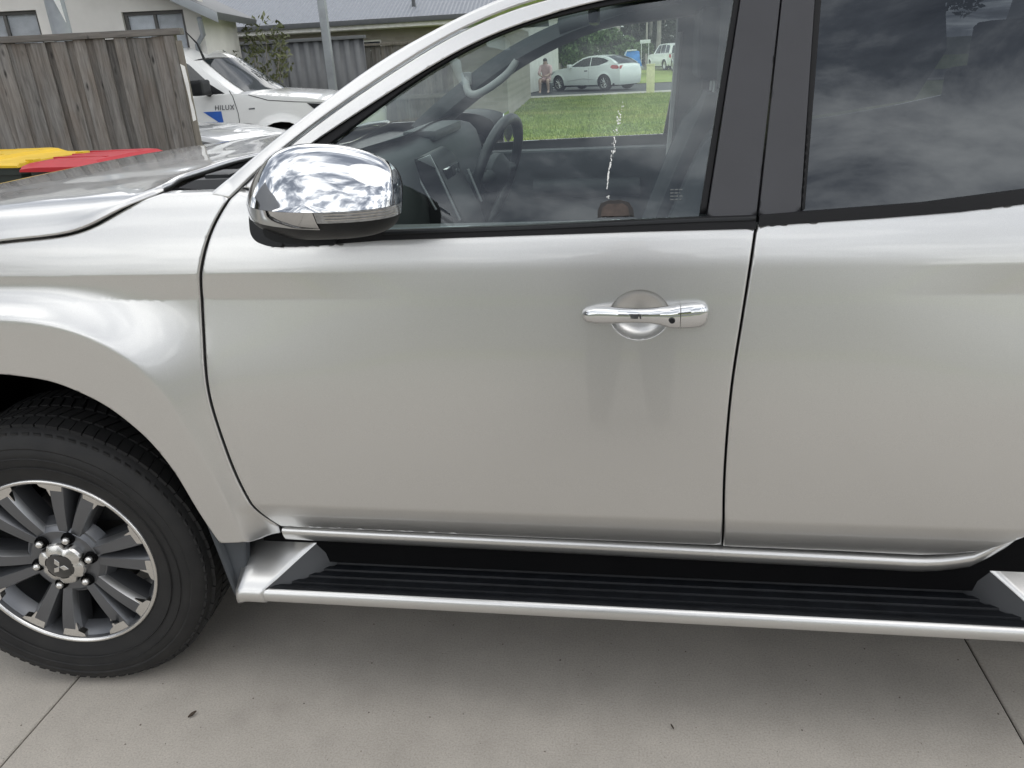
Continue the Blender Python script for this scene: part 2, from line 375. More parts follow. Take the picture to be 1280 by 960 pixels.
def inside_dist(P, poly):
    A = poly; B = np.roll(poly, -1, 0)
    ins = np.zeros(len(P), bool); d = np.full(len(P), 1e9)
    for a, b in zip(A, B):
        c = (a[1] > P[:,1]) != (b[1] > P[:,1])
        with np.errstate(divide='ignore', invalid='ignore'): xx = (b[0]-a[0])*(P[:,1]-a[1])/(b[1]-a[1]+1e-15)+a[0]
        ins ^= c & (P[:,0] < xx)
        ab = b-a; t = np.clip(((P-a)@ab)/(ab@ab+1e-15), 0, 1); d = np.minimum(d, np.hypot(*((P-(a+t[:,None]*ab)).T)))
    return ins, d
def panel(name, outline, F, mat, parent=None, thick=0.014, step=0.022, edge=0.004, extra=None, mirror=False, zdens=None, hole=None):
    poly = resample(outline, step*0.7)
    area = 0.5*np.sum(poly[:,0]*np.roll(poly[:,1], -1) - np.roll(poly[:,0], -1)*poly[:,1])
    if area < 0: poly = poly[::-1]
    def H(P, d=None):
        y = F(P[:,0], P[:,1])
        if edge:
            if d is None:
                i_, d = inside_dist(P, poly); d = np.where(i_, d, -d)
            t = 1-d/edge; tc_ = np.clip(t, 0, 1)*.93; y = y + edge*(1-np.sqrt(1-tc_*tc_))*0.9 + np.clip(t-1, 0, .5)*edge*2.2
        return y
    tn = np.roll(poly, -1, 0)-np.roll(poly, 1, 0); tn /= (np.hypot(*tn.T)[:,None]+1e-12); nr = np.c_[-tn[:,1], tn[:,0]]
    pts = [poly]
    if edge:
        for f in (0.18, 0.5, 1.0):
            q = poly + nr*edge*f; i_, d_ = inside_dist(q, poly); pts.append(q[i_ & (d_ > edge*f*0.8)])
    x0, z0 = poly.min(0); x1, z1 = poly.max(0)
    zs_ = np.arange(z0, z1, step) if zdens is None else np.array(zdens)
    gx, gz = np.meshgrid(np.arange(x0+step*0.37, x1, step), zs_); g = np.c_[gx.ravel(), gz.ravel()]
    if extra is not None: g = np.vstack([g, np.array(extra)])
    i_, d_ = inside_dist(g, poly); pts.append(g[i_ & (d_ > max(edge*1.25, step*0.25))])
    al = np.vstack(pts); n = len(poly)
    r = delaunay_2d_cdt([Vector((float(a), float(b))) for a, b in al], [(i, (i+1) % n) for i in range(n)], [], 1, 1e-7)
    VP = np.array([(v.x, v.y) for v in r[0]]); FC = [tuple(f) for f in r[2]]
    y = H(VP); ep = 4e-4
    fx = (H(VP+[ep,0])-H(VP-[ep,0]))/(2*ep); fz = (H(VP+[0,ep])-H(VP-[0,ep]))/(2*ep)
    if edge:                                   # on the very rim use the plain surface gradient plus an outward roll
        d = inside_dist(VP, poly)[1]; rim = d < 1e-5
    N = np.c_[fx, -np.ones(len(fx)), fz]; N = np.nan_to_num(N, nan=0.0, posinf=0.0, neginf=0.0); N /= np.linalg.norm(N, axis=1)[:,None]
    V3 = np.c_[VP[:,0], y, VP[:,1]]
    # orient faces towards -y
    Fo = []
    for f in FC:
        a, b, c = VP[f[0]], VP[f[1]], VP[f[2]]
        if len(set(f)) < 3: continue
        Fo.append(f if (b[0]-a[0])*(c[1]-a[1])-(b[1]-a[1])*(c[0]-a[0]) > 0 else f[::-1])
    idx = {}
    for i, p in enumerate(VP): idx[(round(p[0], 6), round(p[1], 6))] = i
    ring = [idx.get((round(p[0], 6), round(p[1], 6))) for p in poly]; ring = [i for i in ring if i is not None]; ring = [a for a, b in zip(ring, ring[1:]+ring[:1]) if a != b]
    base = len(V3); back = V3[ring].copy(); back[:,1] += thick
    VV = np.vstack([V3, back]); m = len(ring)
    Ff = [(ring[i], base+i, base+(i+1) % m, ring[(i+1) % m]) for i in range(m)]
    seenf = set(); uniq = []
    for f in Ff:
        if len(set(f)) == 4 and frozenset(f) not in seenf: seenf.add(frozenset(f)); uniq.append(f)
    Ff = uniq
    def make(flip):
        V = VV.copy(); Nn = N.copy(); fs = Fo+Ff
        if flip: V[:,1] = 1.8-V[:,1]; Nn[:,1] *= -1; fs = [f[::-1] for f in fs]
        me = bpy.data.meshes.new(name); me.from_pydata(V.tolist(), [], fs); me.materials.append(mat)
        me.polygons.foreach_set('use_smooth', [True]*len(fs))
        nf0 = len(me.loops)
        if me.validate() and len(me.loops) != nf0: return me
        me.update()
        ln = []
        for k, p in enumerate(me.polygons):
            if k < len(Fo):
                for li in p.loop_indices: ln.append(tuple(Nn[me.loops[li].vertex_index]))
            else:
                for li in p.loop_indices: ln.append(tuple(p.normal))
        me.normals_split_custom_set(ln)
        return me
    o = link(bpy.data.objects.new(name, make(False)), parent)
    if mirror:
        o2 = link(bpy.data.objects.new(name, make(True)), mirror if not isinstance(mirror, bool) else parent); return o, o2
    return o
def tree_leaves(n, centers, rads, size, rng):
    V = []; F = []
    cs_ = np.array(centers); k = rng.integers(0, len(cs_), n)
    d = rng.normal(size=(n, 3)); d /= np.linalg.norm(d, axis=1)[:,None]; rr = np.cbrt(rng.random(n))[:,None]
    P = cs_[k] + d*rr*np.array(rads)[k]
    a = rng.normal(size=(n, 3)); a /= np.linalg.norm(a, axis=1)[:,None]; b = np.cross(a, rng.normal(size=(n, 3))); b /= np.linalg.norm(b, axis=1)[:,None]
    s = size*(0.6+0.8*rng.random((n, 1)))
    V = np.stack([P-a*s, P+b*s*0.4, P+a*s, P-b*s*0.4], 1).reshape(-1, 3)
    F = np.arange(4*n).reshape(n, 4)
    return V.tolist(), F.tolist()

# ================================================================ the silver pickup truck
# side surface of the lower body: y (outwards negative) as a function of x (rearwards) and z
SL = [(.38,-.7),(.476,-.52),(.50,-.45),(.555,-.34),(.566,-.045),(.60,-.02),(.70,0),(.80,.03),(.89,.085),(1.0,.11),(1.08,.13),(1.10,.2),(1.15,.3),(1.21,.42),(1.25,.8),(1.30,1.6)]
ZS = np.arange(.30, 1.40, .002)
_s = np.interp(ZS, [a for a, b in SL], [b for a, b in SL]); YS = np.concatenate([[0], np.cumsum((_s[1:]+_s[:-1])/2*.002)]); YS = YS-np.interp(.75, ZS, YS)-.004
CA = [12,26,40,51,62,72,83,90]; CR = [.516,.527,.568,.624,.649,.651,.638,.636]; CW = [.05,.07,.13,.20,.13,.082,.064,.060]
_a = np.arange(-30, 121, .5); _k = np.exp(-.5*(np.arange(-24, 25)/9.0)**2); _k /= _k.sum()
def _fine(v): return np.convolve(np.interp(np.where(_a > 90, 180-_a, _a), CA, v), _k, 'same')
CRf, CWf = _fine(CR), _fine(CW); CAf = _a[(_a >= 0) & (_a <= 90)]; CRf = CRf[(_a >= 0) & (_a <= 90)]; CWf = CWf[(_a >= 0) & (_a <= 90)]
def smst(a, b, x):
    t = np.clip((x-a)/(b-a), 0, 1); return t*t*(3-2*t)
def S(x, z):
    x = np.asarray(x, float); z = np.asarray(z, float)
    y = np.interp(z, ZS, YS)
    c = np.where(z >= 1.083, 0, np.where(z > 1.03, (1.083-z)*.2, .0106*smst(.80, 1.03, z)))
    y = y+c*((1-smst(.45, 1.0, x))+.7*smst(1.75, 2.2, x))
    r = np.hypot(x, z-.372); a = np.degrees(np.arctan2(z-.372, x)); a = np.where(a > 90, 180-a, a)
    rc = np.interp(a, CAf, CRf); w = np.interp(a, CAf, CWf); q_ = r-rc; t = np.clip((q_+np.sqrt(q_*q_+.0055**2))/2/w, 0, 1)
    h = (1-t)**2.2
    yf = -.024+np.clip(rc-r, 0, .2)*.05
    y = y+(np.minimum(yf, y)-y)*h
    front = np.clip((-.45-x)/.5, 0, 1); y = y+front**2*.22          # the nose rounds inwards
    return y
def G(x, z): return .045+.40*(np.asarray(z, float)-1.155)+0*np.asarray(x, float)
def Goff(d): return lambda x, z: G(x, z)+d
CUP = (1.381, .9963, .0547, .047)
def S_door(x, z):
    y = S(x, z); q = ((x-CUP[0])/CUP[2])**2+((z-CUP[1])/CUP[3])**2
    return y+np.where(q < 1, .034*np.sqrt(np.clip(1-q, 0, 1))**0.75, 0)
D = {
'gap_fd': [(0.6004,1.2408),(0.5805,1.223),(0.5468,1.1816),(0.5255,1.1327),(0.5104,1.0866),(0.4984,1.0359),(0.4951,0.9876),(0.4908,0.9233),(0.4868,0.8545),(0.4891,0.8005),(0.5003,0.7103),(0.5088,0.6467),(0.522,0.5868),(0.5359,0.5424),(0.5469,0.507),(0.5702,0.4827)],
'gap_bonnet': [(0.0701,1.1502),(0.2395,1.1604),(0.2997,1.1791),(0.3516,1.2124),(0.391,1.2275),(0.4352,1.2364)],
'arch': [(0.024,0.8785),(0.1446,0.8625),(0.2516,0.8093),(0.3311,0.7292),(0.3778,0.6445),(0.3979,0.5738),(0.4184,0.5181),(0.4423,0.464)],
'fend_bot': [(0.4423,0.464),(0.5022,0.4702),(0.5254,0.4569),(0.5573,0.4511)],
'door_bot': [(0.5702,0.4827),(0.8557,0.4803),(1.2169,0.4762),(1.5624,0.4774)],
'gap_b': [(1.584,1.1522),(1.5807,1.1252),(1.5739,1.0593),(1.5678,0.986),(1.5545,0.8786),(1.5512,0.7459),(1.5522,0.6193),(1.5624,0.4774)],
'belt_f': [(0.6759,1.1362),(0.7665,1.1377),(0.8957,1.1442),(1.1589,1.148),(1.3798,1.1508),(1.584,1.1522)],
'belt_r': [(1.588,1.1562),(1.7922,1.1651),(1.9216,1.1726),(2.0223,1.183)],
'rdoor_bot': [(1.566,0.4745),(1.8014,0.4702),(1.9588,0.4668),(2.01,0.4742),(2.0583,0.4871),(2.0948,0.5095),(2.1275,0.5402)],
'sill_low': [(0.5565,0.433),(1.2142,0.4251),(1.562,0.4258),(1.8896,0.4264),(2.046,0.4287)],
'pil_out': [(0.535,1.2305),(0.6501,1.3116),(0.7656,1.3864),(0.8941,1.4627),(1.0191,1.5175),(1.1107,1.5508)],
'seam': [(0.5792,1.2221),(0.65,1.2812),(0.7656,1.3578),(0.891,1.4291),(1.013,1.4915),(1.1093,1.5268),(1.1858,1.5463)],
'frame_in': [(0.6749,1.2704),(0.7656,1.3264),(0.891,1.3939),(1.0131,1.4568),(1.1095,1.4947),(1.2202,1.5232),(1.295,1.5372)],
'glass': [(0.7163,1.2677),(0.7786,1.3117),(0.8608,1.362),(0.9525,1.4186),(1.044,1.4636),(1.1321,1.4962),(1.2202,1.5159),(1.3342,1.5322)],
'glass_bot': [(0.9231,1.167),(1.0821,1.168),(1.4866,1.1732)],
'belt_top': [(0.8945,1.159),(1.1583,1.161),(1.4867,1.1706),(1.5844,1.1711)],
'bp_f1': [(1.5422,1.5253),(1.4866,1.1732)],
'bp_f2': [(1.5519,1.5247),(1.4965,1.173)],
'bp_f3': [(1.6205,1.5207),(1.5844,1.1685)],
'bp_r1': [(1.6232,1.5205),(1.5886,1.1684)],
'bp_r2': [(1.6787,1.5172),(1.6598,1.1721)],
'bp_r3': [(1.6907,1.5165),(1.6665,1.1772)],
'rglass_bot': [(1.6665,1.1746),(1.8591,1.1844),(2.0247,1.2019)],
'handle': [(1.2725,0.998),(1.508,1.0016),(1.3375,1.0187),(1.3377,0.9766),(1.4532,1.0224),(1.4545,0.9749),(1.3809,1.0435),(1.3822,0.9491),(1.3259,0.9978),(1.4352,0.9974)],
'bonnet_crease': [(0.042,0.1,1.218),(0.317,0.1,1.219),(0.384,0.1,1.229)],
'cowl': [(0.415,0.12,1.237),(0.396,0.25,1.245),(0.393,0.38,1.246),(0.406,0.5,1.251)],
'mir_out': [(0.7092,1.2366),(0.7152,1.2592),(0.7289,1.2852),(0.7491,1.3092),(0.7731,1.325),(0.8065,1.3339),(0.8438,1.3351),(0.884,1.3312),(0.9232,1.3224),(0.9551,1.3089),(0.9746,1.2932),(0.9832,1.2739),(0.9848,1.2521),(0.9801,1.2222),(0.9679,1.2),(0.9397,1.1844),(0.8966,1.177),(0.8393,1.174),(0.7929,1.172),(0.7603,1.1767),(0.7252,1.1843),(0.7069,1.1958),(0.7044,1.2123)],
'mir_break': [(0.712,1.2433),(0.8491,1.2373),(0.984,1.2457)],
'mir_low': [(0.7131,1.2121),(0.8443,1.2066),(0.8748,1.222),(0.9814,1.2222)],
'ind': [(0.8742,1.2366),(0.984,1.2457),(0.9785,1.221),(0.8524,1.2132)],
}
truck = thing('pickup_truck', 'large silver dual cab pickup truck with chrome mirror parked across the foreground', 'pickup truck')
def off(pts, dx=0, dz=0): return [(a+dx, b+dz) for a, b in pts]

# --- front guard (fender)
arch = D['arch']; af = [(-a, b) for a, b in arch[::-1]]
gap_fd = fair(D['gap_fd'][1:], 70, 2.2)
gap_b = fair(D['gap_b'], 60, 4.0, 3)
gb = fair([(-.75, 1.035), (-.4, 1.098)]+D['gap_bonnet'], 80, 2.0)
out_f = [(-.80, 1.00), (-.82, .80), (-.80, .60), (-.50, .47)]+fair(af+arch, 120, 2.0)+D['fend_bot'][1:]+off(gap_fd[::-1], -.0035)+[(.56, 1.236)]+off(gb[::-1], 0, -.0008)
crest = [((np.interp(a, CAf, CRf)+(k if k <= .0036 else k*np.interp(a, CAf, CWf)))*math.cos(rad(a))*sg, .372+(np.interp(a, CAf, CRf)+(k if k <= .0036 else k*np.interp(a, CAf, CWf)))*math.sin(rad(a))) for sg in (1, -1) for k in (-.03, -.014, -.007, -.0035, 0, .0035, .08, .15, .23, .32, .42, .52, .62, .73, .84, .95, 1.06) for a in np.arange(10, 91, .9)]
zden = sorted(set(np.round(np.concatenate([np.arange(.44, 1.26, .013), np.arange(1.02, 1.11, .006), [1.0828, 1.0835]]), 4)))
fender = panel('front_guard', out_f, S, silver, truck, thick=.03, step=.013, edge=.005, zdens=zden, mirror=True, extra=crest)[0]
# --- doors
fd_out = off(gap_fd, .0025)+D['door_bot'][1:-1]+[(1.5605, .4746)]+off(gap_b[::-1][1:], -.0022)+D['belt_f'][::-1]+[(.645, 1.15), (.630, 1.175), (.625, 1.205), (.626, 1.232), (.604, 1.240)]
el_pts = [(CUP[0]+CUP[2]*s*math.cos(t), CUP[1]+CUP[3]*s*math.sin(t)) for s in (1.03, 1.0, .985, .96, .9, .8, .65, .45, .2) for t in np.linspace(0, 2*math.pi, 64, endpoint=False)]
zden_d = sorted(set(np.round(np.concatenate([np.arange(.47, 1.26, .02), np.arange(.50, .57, .006), np.arange(1.02, 1.11, .006)]), 4)))
fdoor, fdoor2 = panel('front_door', fd_out, S_door, silver, truck, thick=.02, step=.024, edge=.004, extra=el_pts, zdens=zden_d, mirror=True)
rb = D['rdoor_bot']
rd_out = [(1.5645, .4711)]+rb[1:]+[(2.20, .66), (2.30, .78), (2.42, .86), (2.48, .95), (2.49, 1.26), (2.3, 1.222), (2.15, 1.199)]+D['belt_r'][::-1]+off(gap_b[1:], .0022)
def S_rear(x, z):                          # shoulder crease kicks up along the rear door
    y = S(x, z); k = smst(1.62, 2.3, x)
    return y+k*np.where(z < 1.105, np.clip(1.105-z, 0, .03)*.25, 0)*(1-smst(1.03, .93, z)*0) - k*np.where(z < 1.075, (.0075)*smst(1.075, .95, z), 0)
rdoor, rdoor2 = panel('rear_door', rd_out, S, silver, truck, thick=.02, step=.024, edge=.004, zdens=zden_d, mirror=True)
# dark shell behind the panel gaps
panel('inner_body_shell', [(-.4, 1.06), (.3, 1.12), (.5, 1.2), (.62, 1.19), (.66, 1.10), (2.45, 1.14), (2.45, .95), (2.1, .62), (2.0, .49), (.60, .49), (.53, .60), (.52, .90), (.3, 1.04), (-.3, 1.04)], lambda x, z: S(x, z)*0+.075+np.clip(z-1.05, 0, 1)*.5, dkgap, truck, thick=.01, step=.06, edge=0, mirror=True)
# --- sill moulding under the doors
prof = [(.060, .4765), (.050, .476), (.042, .4745), (.036, .471), (.0330, .467), (.0345, .458), (.0385, .447), (.044, .438), (.054, .431), (.09, .427)]
sx = list(np.linspace(.5705, 2.0, 50))+[2.03, 2.06, 2.09, 2.12, 2.15, 2.18]
def sill_dz(x): return -.0028+interp(x, [.57, .75, 1.2, 1.9, 1.96, 2.01, 2.06, 2.09, 2.125, 2.18], [.0035, .001, -.0035, -.0125, -.0135, -.0085, .004, .026, .058, .13])
loft('sill_moulding', [[(x, y, z+sill_dz(x)) for y, z in prof] for x in sx], silver, truck, angle=80)
box('sill_backing', (.5, .07, .36), (2.2, .10, .50), dkgap, truck)
# --- front door fittings
belt_lo = D['belt_f']; 
def strip(name, lo, hi, F, mat, parent, thick=.01, edge=.003, step=.02): return panel(name, lo+hi[::-1], F, mat, parent, thick=thick, step=step, edge=edge)
mould = [(.66, 1.1362)]+off(D['belt_f'][1:-1], 0, -.002)+[(1.583, 1.150)]
mould_hi = [(.66, 1.160), (.8945, 1.160), (1.1583, 1.163), (1.4867, 1.1706), (1.583, 1.1715)]
strip('belt_moulding', mould, mould_hi, lambda x, z: S(x, z)-.006, seal, fdoor, edge=0)
strip('belt_moulding_rib', off(mould_hi[1:], 0, -.008), off(mould_hi[1:], 0, -.001), lambda x, z: S(x, z)-.008, blackp, fdoor, edge=.002)
# A pillar, door frame, seal, glass: all on the inclined side surface G
pil_top = [(1.1107, 1.5508), (1.25, 1.590), (1.45, 1.625), (1.7, 1.645), (2.2, 1.65), (2.55, 1.63)]
seam_top = [(1.1858, 1.5463), (1.35, 1.575), (1.6, 1.598), (1.9, 1.607), (2.3, 1.60), (2.55, 1.58)]
pil_o = smooth_poly(D['pil_out'][:-1]+pil_top, 2); seam = smooth_poly(D['seam'][:-1]+seam_top, 2)
def G_pillar(x, z):
    b = np.interp(x, [p[0] for p in seam], [p[1] for p in seam]); t = np.clip((z-b)/.035, 0, 1.4); return G(x, z)-.006+.004*t**2
a_pillar = panel('a_pillar_and_roof_rail', off(seam, 0, .0005)+pil_o[::-1], G_pillar, silver, truck, thick=.05, step=.012, edge=.006, mirror=True)[0]
fr_top = [(1.295, 1.5372), (1.45, 1.556), (1.60, 1.563), (1.615, 1.5635)]
frame_in = smooth_poly(D['frame_in'][:-1]+fr_top, 2)
seam_f = [p for p in seam if p[0] < 1.6]+[(1.61, 1.5985)]
panel('window_frame', [(.606, 1.243)]+off(seam_f[1:], .0005, -.0032)+frame_in[::-1]+[(.63, 1.236)], Goff(-.003), silver, fdoor, thick=.03, step=.014, edge=.004)
gl_top = [(1.3342, 1.5322), (1.45, 1.541), (1.545, 1.544)]
gl = smooth_poly(D['glass'][:-1]+gl_top, 2)
panel('window_seal', frame_in[:-2]+[(1.555, 1.562)]+[(1.545, 1.544)]+gl[::-1]+[(.70, 1.25)], Goff(.004), seal, fdoor, thick=.03, step=.012, edge=.003)
gpoly = [(.70, 1.25), (.66, 1.20), (.665, 1.155), (.9, 1.158), (1.1, 1.160), (1.4866, 1.168), (1.5422, 1.5253), (1.546, 1.548)]+[(a, b+.004) for a, b in gl[::-1]]
fwin = panel('window_glass', gpoly, Goff(.014), glass, fdoor, thick=.004, step=.05, edge=0)
f1, f2, f3 = D['bp_f1'], D['bp_f2'], D['bp_f3']; r1, r2, r3 = D['bp_r1'], D['bp_r2'], D['bp_r3']
def ext(p, z):                             # extend a pillar edge up to height z
    (x1, z1), (x2, z2) = p; return (x1+(x1-x2)/(z1-z2)*(z-z1), z)
panel('glass_run_seal', [f1[1], (f2[1][0]+.001, f2[1][1]), ext(f2, 1.56), ext(f1, 1.545)], Goff(.003), seal, fdoor, thick=.02, step=.02, edge=.002)
panel('pillar_trim', [(f2[1][0]+.002, 1.168), (f3[1][0], 1.168), ext(f3, 1.598), ext(f2, 1.598)], Goff(-.004), satin, fdoor, thick=.02, step=.02, edge=.003)
panel('rear_pillar_trim', [(r1[1][0]-.0005, 1.168), (r2[1][0], 1.172), ext(r2, 1.598), ext(r1, 1.598)], Goff(-.004), satin, rdoor, thick=.02, step=.02, edge=.003)
panel('rear_glass_run_seal', [(r2[1][0]+.001, 1.172), (r3[1][0]+.002, 1.178), ext(r3, 1.55), ext(r2, 1.565)], Goff(.002), seal, rdoor, thick=.02, step=.02, edge=.002)
rbelt = [(1.5885, 1.154)]+off(D['belt_r'][1:], 0, -.002)+[(2.15, 1.197), (2.3, 1.220), (2.40, 1.238)]
rbelt_hi = [(1.5885, 1.1715), (1.6665, 1.176), (1.8591, 1.186), (2.0247, 1.2035), (2.15, 1.223), (2.3, 1.248), (2.40, 1.268)]
strip('rear_belt_moulding', rbelt, rbelt_hi, lambda x, z: S(x, z)-.006, seal, rdoor, edge=0)
rwin = panel('rear_window_glass', [(1.6665, 1.170), (1.8591, 1.180), (2.0247, 1.198), (2.15, 1.218), (2.36, 1.255), (2.42, 1.40), (2.36, 1.535), (2.0, 1.556), (1.692, 1.553)], Goff(.012), tinted, rdoor, thick=.004, step=.05, edge=0)
panel('rear_window_frame', [(1.625, 1.5995), (1.69, 1.556), (2.0, 1.559), (2.37, 1.538), (2.43, 1.40), (2.37, 1.258), (2.40, 1.245), (2.49, 1.265), (2.53, 1.40), (2.45, 1.58), (2.2, 1.602), (1.9, 1.605)], Goff(-.003), silver, rdoor, thick=.03, step=.03, edge=.004)
# far side windows (seen through the cabin)
def mirror_y(o):
    for v in o.data.vertices: v.co.y = 1.8-v.co.y
    o.data.flip_normals(); return o
mirror_y(panel('far_window_glass', [(.80, 1.25)]+gpoly[3:], Goff(.014), glass_far, fdoor2, thick=.004, step=.06, edge=0))
mirror_y(panel('far_window_frame', [(.606, 1.243)]+off(seam_f[1:], .001, -.004)+gl[::-1]+[(.64, 1.236)], Goff(-.003), silver, fdoor2, thick=.03, step=.03, edge=.004))
mirror_y(panel('far_pillar_trim', [(f1[1][0], 1.15), (r3[1][0], 1.15), ext(r3, 1.598), ext(f1, 1.60)], Goff(-.004), satin, fdoor2, thick=.04, step=.04, edge=.003))
mirror_y(panel('far_rear_window', [(1.6665, 1.150), (2.36, 1.24), (2.42, 1.40), (2.36, 1.58), (1.692, 1.58)], Goff(.012), tinted, rdoor2, thick=.004, step=.08, edge=0))
# --- door handle
def handle_piece(name, x0, x1, mat, parent):
    xs = [1.2725, 1.276, 1.282, 1.30, 1.32, 1.34, 1.36, 1.38, 1.40, 1.42, 1.435, 1.45, 1.475, 1.492, 1.501, 1.5055, 1.508]
    hz = [.004, .009, .0125, .0160, .0155, .0145, .0138, .0135, .0142, .0170, .0200, .0222, .0235, .0228, .0190, .0125, .004]
    zc_ = [.997, .998, .9985, 1.000, 1.002, 1.004, 1.005, 1.005, 1.0045, 1.0025, .999, .999, .9995, .9995, .9995, .9995, .9995]
    of = [.004, .008, .012, .017, .024, .031, .034, .035, .034, .031, .028, .025, .022, .018, .014, .010, .004]
    X = [x0]+[x for x in np.linspace(1.2725, 1.508, 60) if x0 < x < x1]+[x1]; rows = []
    for x in X:
        h = interp(x, xs, hz); zc1 = interp(x, xs, zc_); o = interp(x, xs, of); row = []
        for k in range(20):
            t = 2*math.pi*k/20; c, s_ = math.cos(t), math.sin(t)
            dy = .0125*math.copysign(abs(c)**.75, c)*min(1, h/.012); dz = h*math.copysign(abs(s_)**.75, s_)
            row.append((x, float(S(x, .998))-o+.006+dy, zc1+dz))
        rows.append(row)
    return loft(name, rows, mat, parent, closed=True, caps=True, angle=50)
handle_piece('handle_bar', 1.2725, 1.4535, chrome, fdoor)
handle_piece('handle_lock_cap', 1.4550, 1.508, chrome, fdoor)
lathe_o = lathe('handle_button', [(0, -.003), (.0045, -.003), (.0055, -.001), (.0055, .004)], blackp, fdoor, 20)
lathe_o.location = (1.439, float(S(1.439, .997))-.0355, .997)
# --- drips and smear on the window
def on_glass(x, z, d=.0): return (x, float(G(x, z))+.0135+d, z)
rs = np.random.default_rng(3); V = []; F = []
sp = [(1.3475, 1.366), (1.340, 1.335), (1.333, 1.305), (1.327, 1.275), (1.322, 1.247), (1.319, 1.222)]
for i in range(120):
    t = rs.random()**0.9*(len(sp)-1); k = min(int(t), len(sp)-2); u = t-k
    x = sp[k][0]*(1-u)+sp[k+1][0]*u+rs.normal()*.0010*(1.9 if t < 3 else .5); z = sp[k][1]*(1-u)+sp[k+1][1]*u+rs.normal()*.003; r = .0004+.00075*rs.random()
    b = len(V); n = 7
    V.append(on_glass(x, z, -.0009))
    for j in range(n): a = 2*math.pi*j/n; V.append(on_glass(x+r*math.cos(a)*(.7+.6*rs.random()), z+1.8*r*math.sin(a)*(.7+.6*rs.random()), -.0002))
    for j in range(n): F.append((b, b+1+j, b+1+(j+1) % n))
for i in range(10):
    a = 2*math.pi*i/10; x, z = 1.3215+.0014*(i % 3)*math.cos(a), 1.2045+.0012*(i % 3)*math.sin(a); b = len(V)
    V.append(on_glass(x, z, -.001))
    for j in range(6): c = 2*math.pi*j/6; V.append(on_glass(x+.0011*math.cos(c), z+.0009*math.sin(c), -.0002))
    for j in range(6): F.append((b, b+1+j, b+1+(j+1) % 6))
dr = mesh('splash_streak', V, F, dropm, fdoor); dr['label'] = 'thin white dried splash running down the front side window'
pb_ = [(1.302, 1.170), (1.3025, 1.183), (1.308, 1.194), (1.322, 1.199), (1.345, 1.199), (1.360, 1.194), (1.367, 1.184), (1.3695, 1.170)]
dp = panel('dark_window_patch', pb_, Goff(.0125), simple('ragged dark patch', (.012, .010, .009), .55, var=.5, vs_=60), fdoor, thick=.001, step=.004, edge=0); dp['label'] = 'small dark rounded patch low on the front window'
panel('patch_centre', [(1.308, 1.172), (1.31, 1.186), (1.32, 1.193), (1.348, 1.193), (1.358, 1.187), (1.361, 1.172)], Goff(.0118), simple('brown patch', (.05, .035, .028), .6, var=.5, vs_=40), fdoor, thick=.0004, step=.006, edge=0)
# small maker's etching in the window corner: faint printed bars
V = []; F = []
for j, w_ in enumerate((.022, .018, .022, .020)):
    for k in range(3):
        x = 1.434+k*.008; z = 1.213-j*.0055; b = len(V)
        for dx, dz in ((0, 0), (.0062 if k < 2 else w_-.016, 0), (.0062 if k < 2 else w_-.016, .002), (0, .002)): V.append(on_glass(x+dx, z+dz, -.0006))
        F.append((b, b+1, b+2, b+3))
mesh('window_etching', V, F, simple('etched grey print', (.10, .11, .11), .6), fdoor)

# --- bonnet: lofted across the nose
bx = [-.95, -.80, -.646, -.45, -.26, -.1, .013, .1, .184, .257, .33, .40, .46]
zc_t = [1.065, 1.115, 1.147, 1.176, 1.196, 1.211, 1.222, 1.227, 1.231, 1.236, 1.240, 1.2435, 1.246]
gx0_ = [-.95, -.80, -.646, -.4, 0, .0701, .2395, .2997, .3516, .391, .43, .46]; gz0_ = [.985, 1.02, 1.055, 1.098, 1.143, 1.1502, 1.1604, 1.1791, 1.2124, 1.2275, 1.2355, 1.238]
gy_ = [.24, .14, .075, .048, .042, .043, .047, .050, .062, .080, .105, .125]
gx_ = [-.95, -.80]+[p[0] for p in gb]+[.46]; gz_ = [.985, 1.02]+[p[1] for p in gb]+[1.238]
def bonnet_pt(x, u, side=1):
    """u 0 at the shut line .. 1 at the centre"""
    zg = interp(x, gx_, gz_)+.0006; yg = interp(x, gx0_, gy_); zcn = interp(x, bx, zc_t); zs1 = max(zg+.003, zcn-.020); zcn = max(zcn, zs1+.006); ys1 = yg+.012+max(0, zs1-zg)*.72
    pts = [(yg, zg), (yg+.012*(zs1-zg)/.06, zg+(zs1-zg)*.42), (yg+(ys1-yg)*.55, zg+(zs1-zg)*.80), (ys1, zs1), (ys1+.05, zs1+(zcn-zs1)*.27), (.30, zs1+(zcn-zs1)*.5), (.34, zs1+(zcn-zs1)*.53), (.40, zs1+min(.016, (zcn-zs1)*.8)), (.62, zcn-.001), (.9, zcn)]
    us = [0, .10, .17, .22, .32, .50, .55, .62, .82, 1]
    y, z = interp(u, us, [p[0] for p in pts]), interp(u, us, [p[1] for p in pts])
    return (x, y if side > 0 else 1.8-y, z)
us_ = sorted(set(list(np.linspace(0, .24, 13))+list(np.linspace(.24, 1, 24))))
rows = []
for x in np.linspace(-.95, .428, 72):
    r = [bonnet_pt(x-(.0), u) for u in us_]+[bonnet_pt(x, u, -1) for u in us_[::-1][1:]]
    # rear edge sweeps back towards the centre line
    r = [(px+ (-.028*smst(.12, .24, min(py, 1.8-py))+.10*smst(.45, .9, min(py, 1.8-py)))*max(0, (px+.2)/.63)**2, py, pz) for px, py, pz in r]
    rows.append(r)
bon = loft('bonnet', rows, silver, truck, angle=60, recalc=False)
md = bon.modifiers.new('s', 'SMOOTH'); md.factor = .5; md.iterations = 3
bon.modifiers.new('t', 'SOLIDIFY').thickness = .012; bon.modifiers['t'].offset = -1
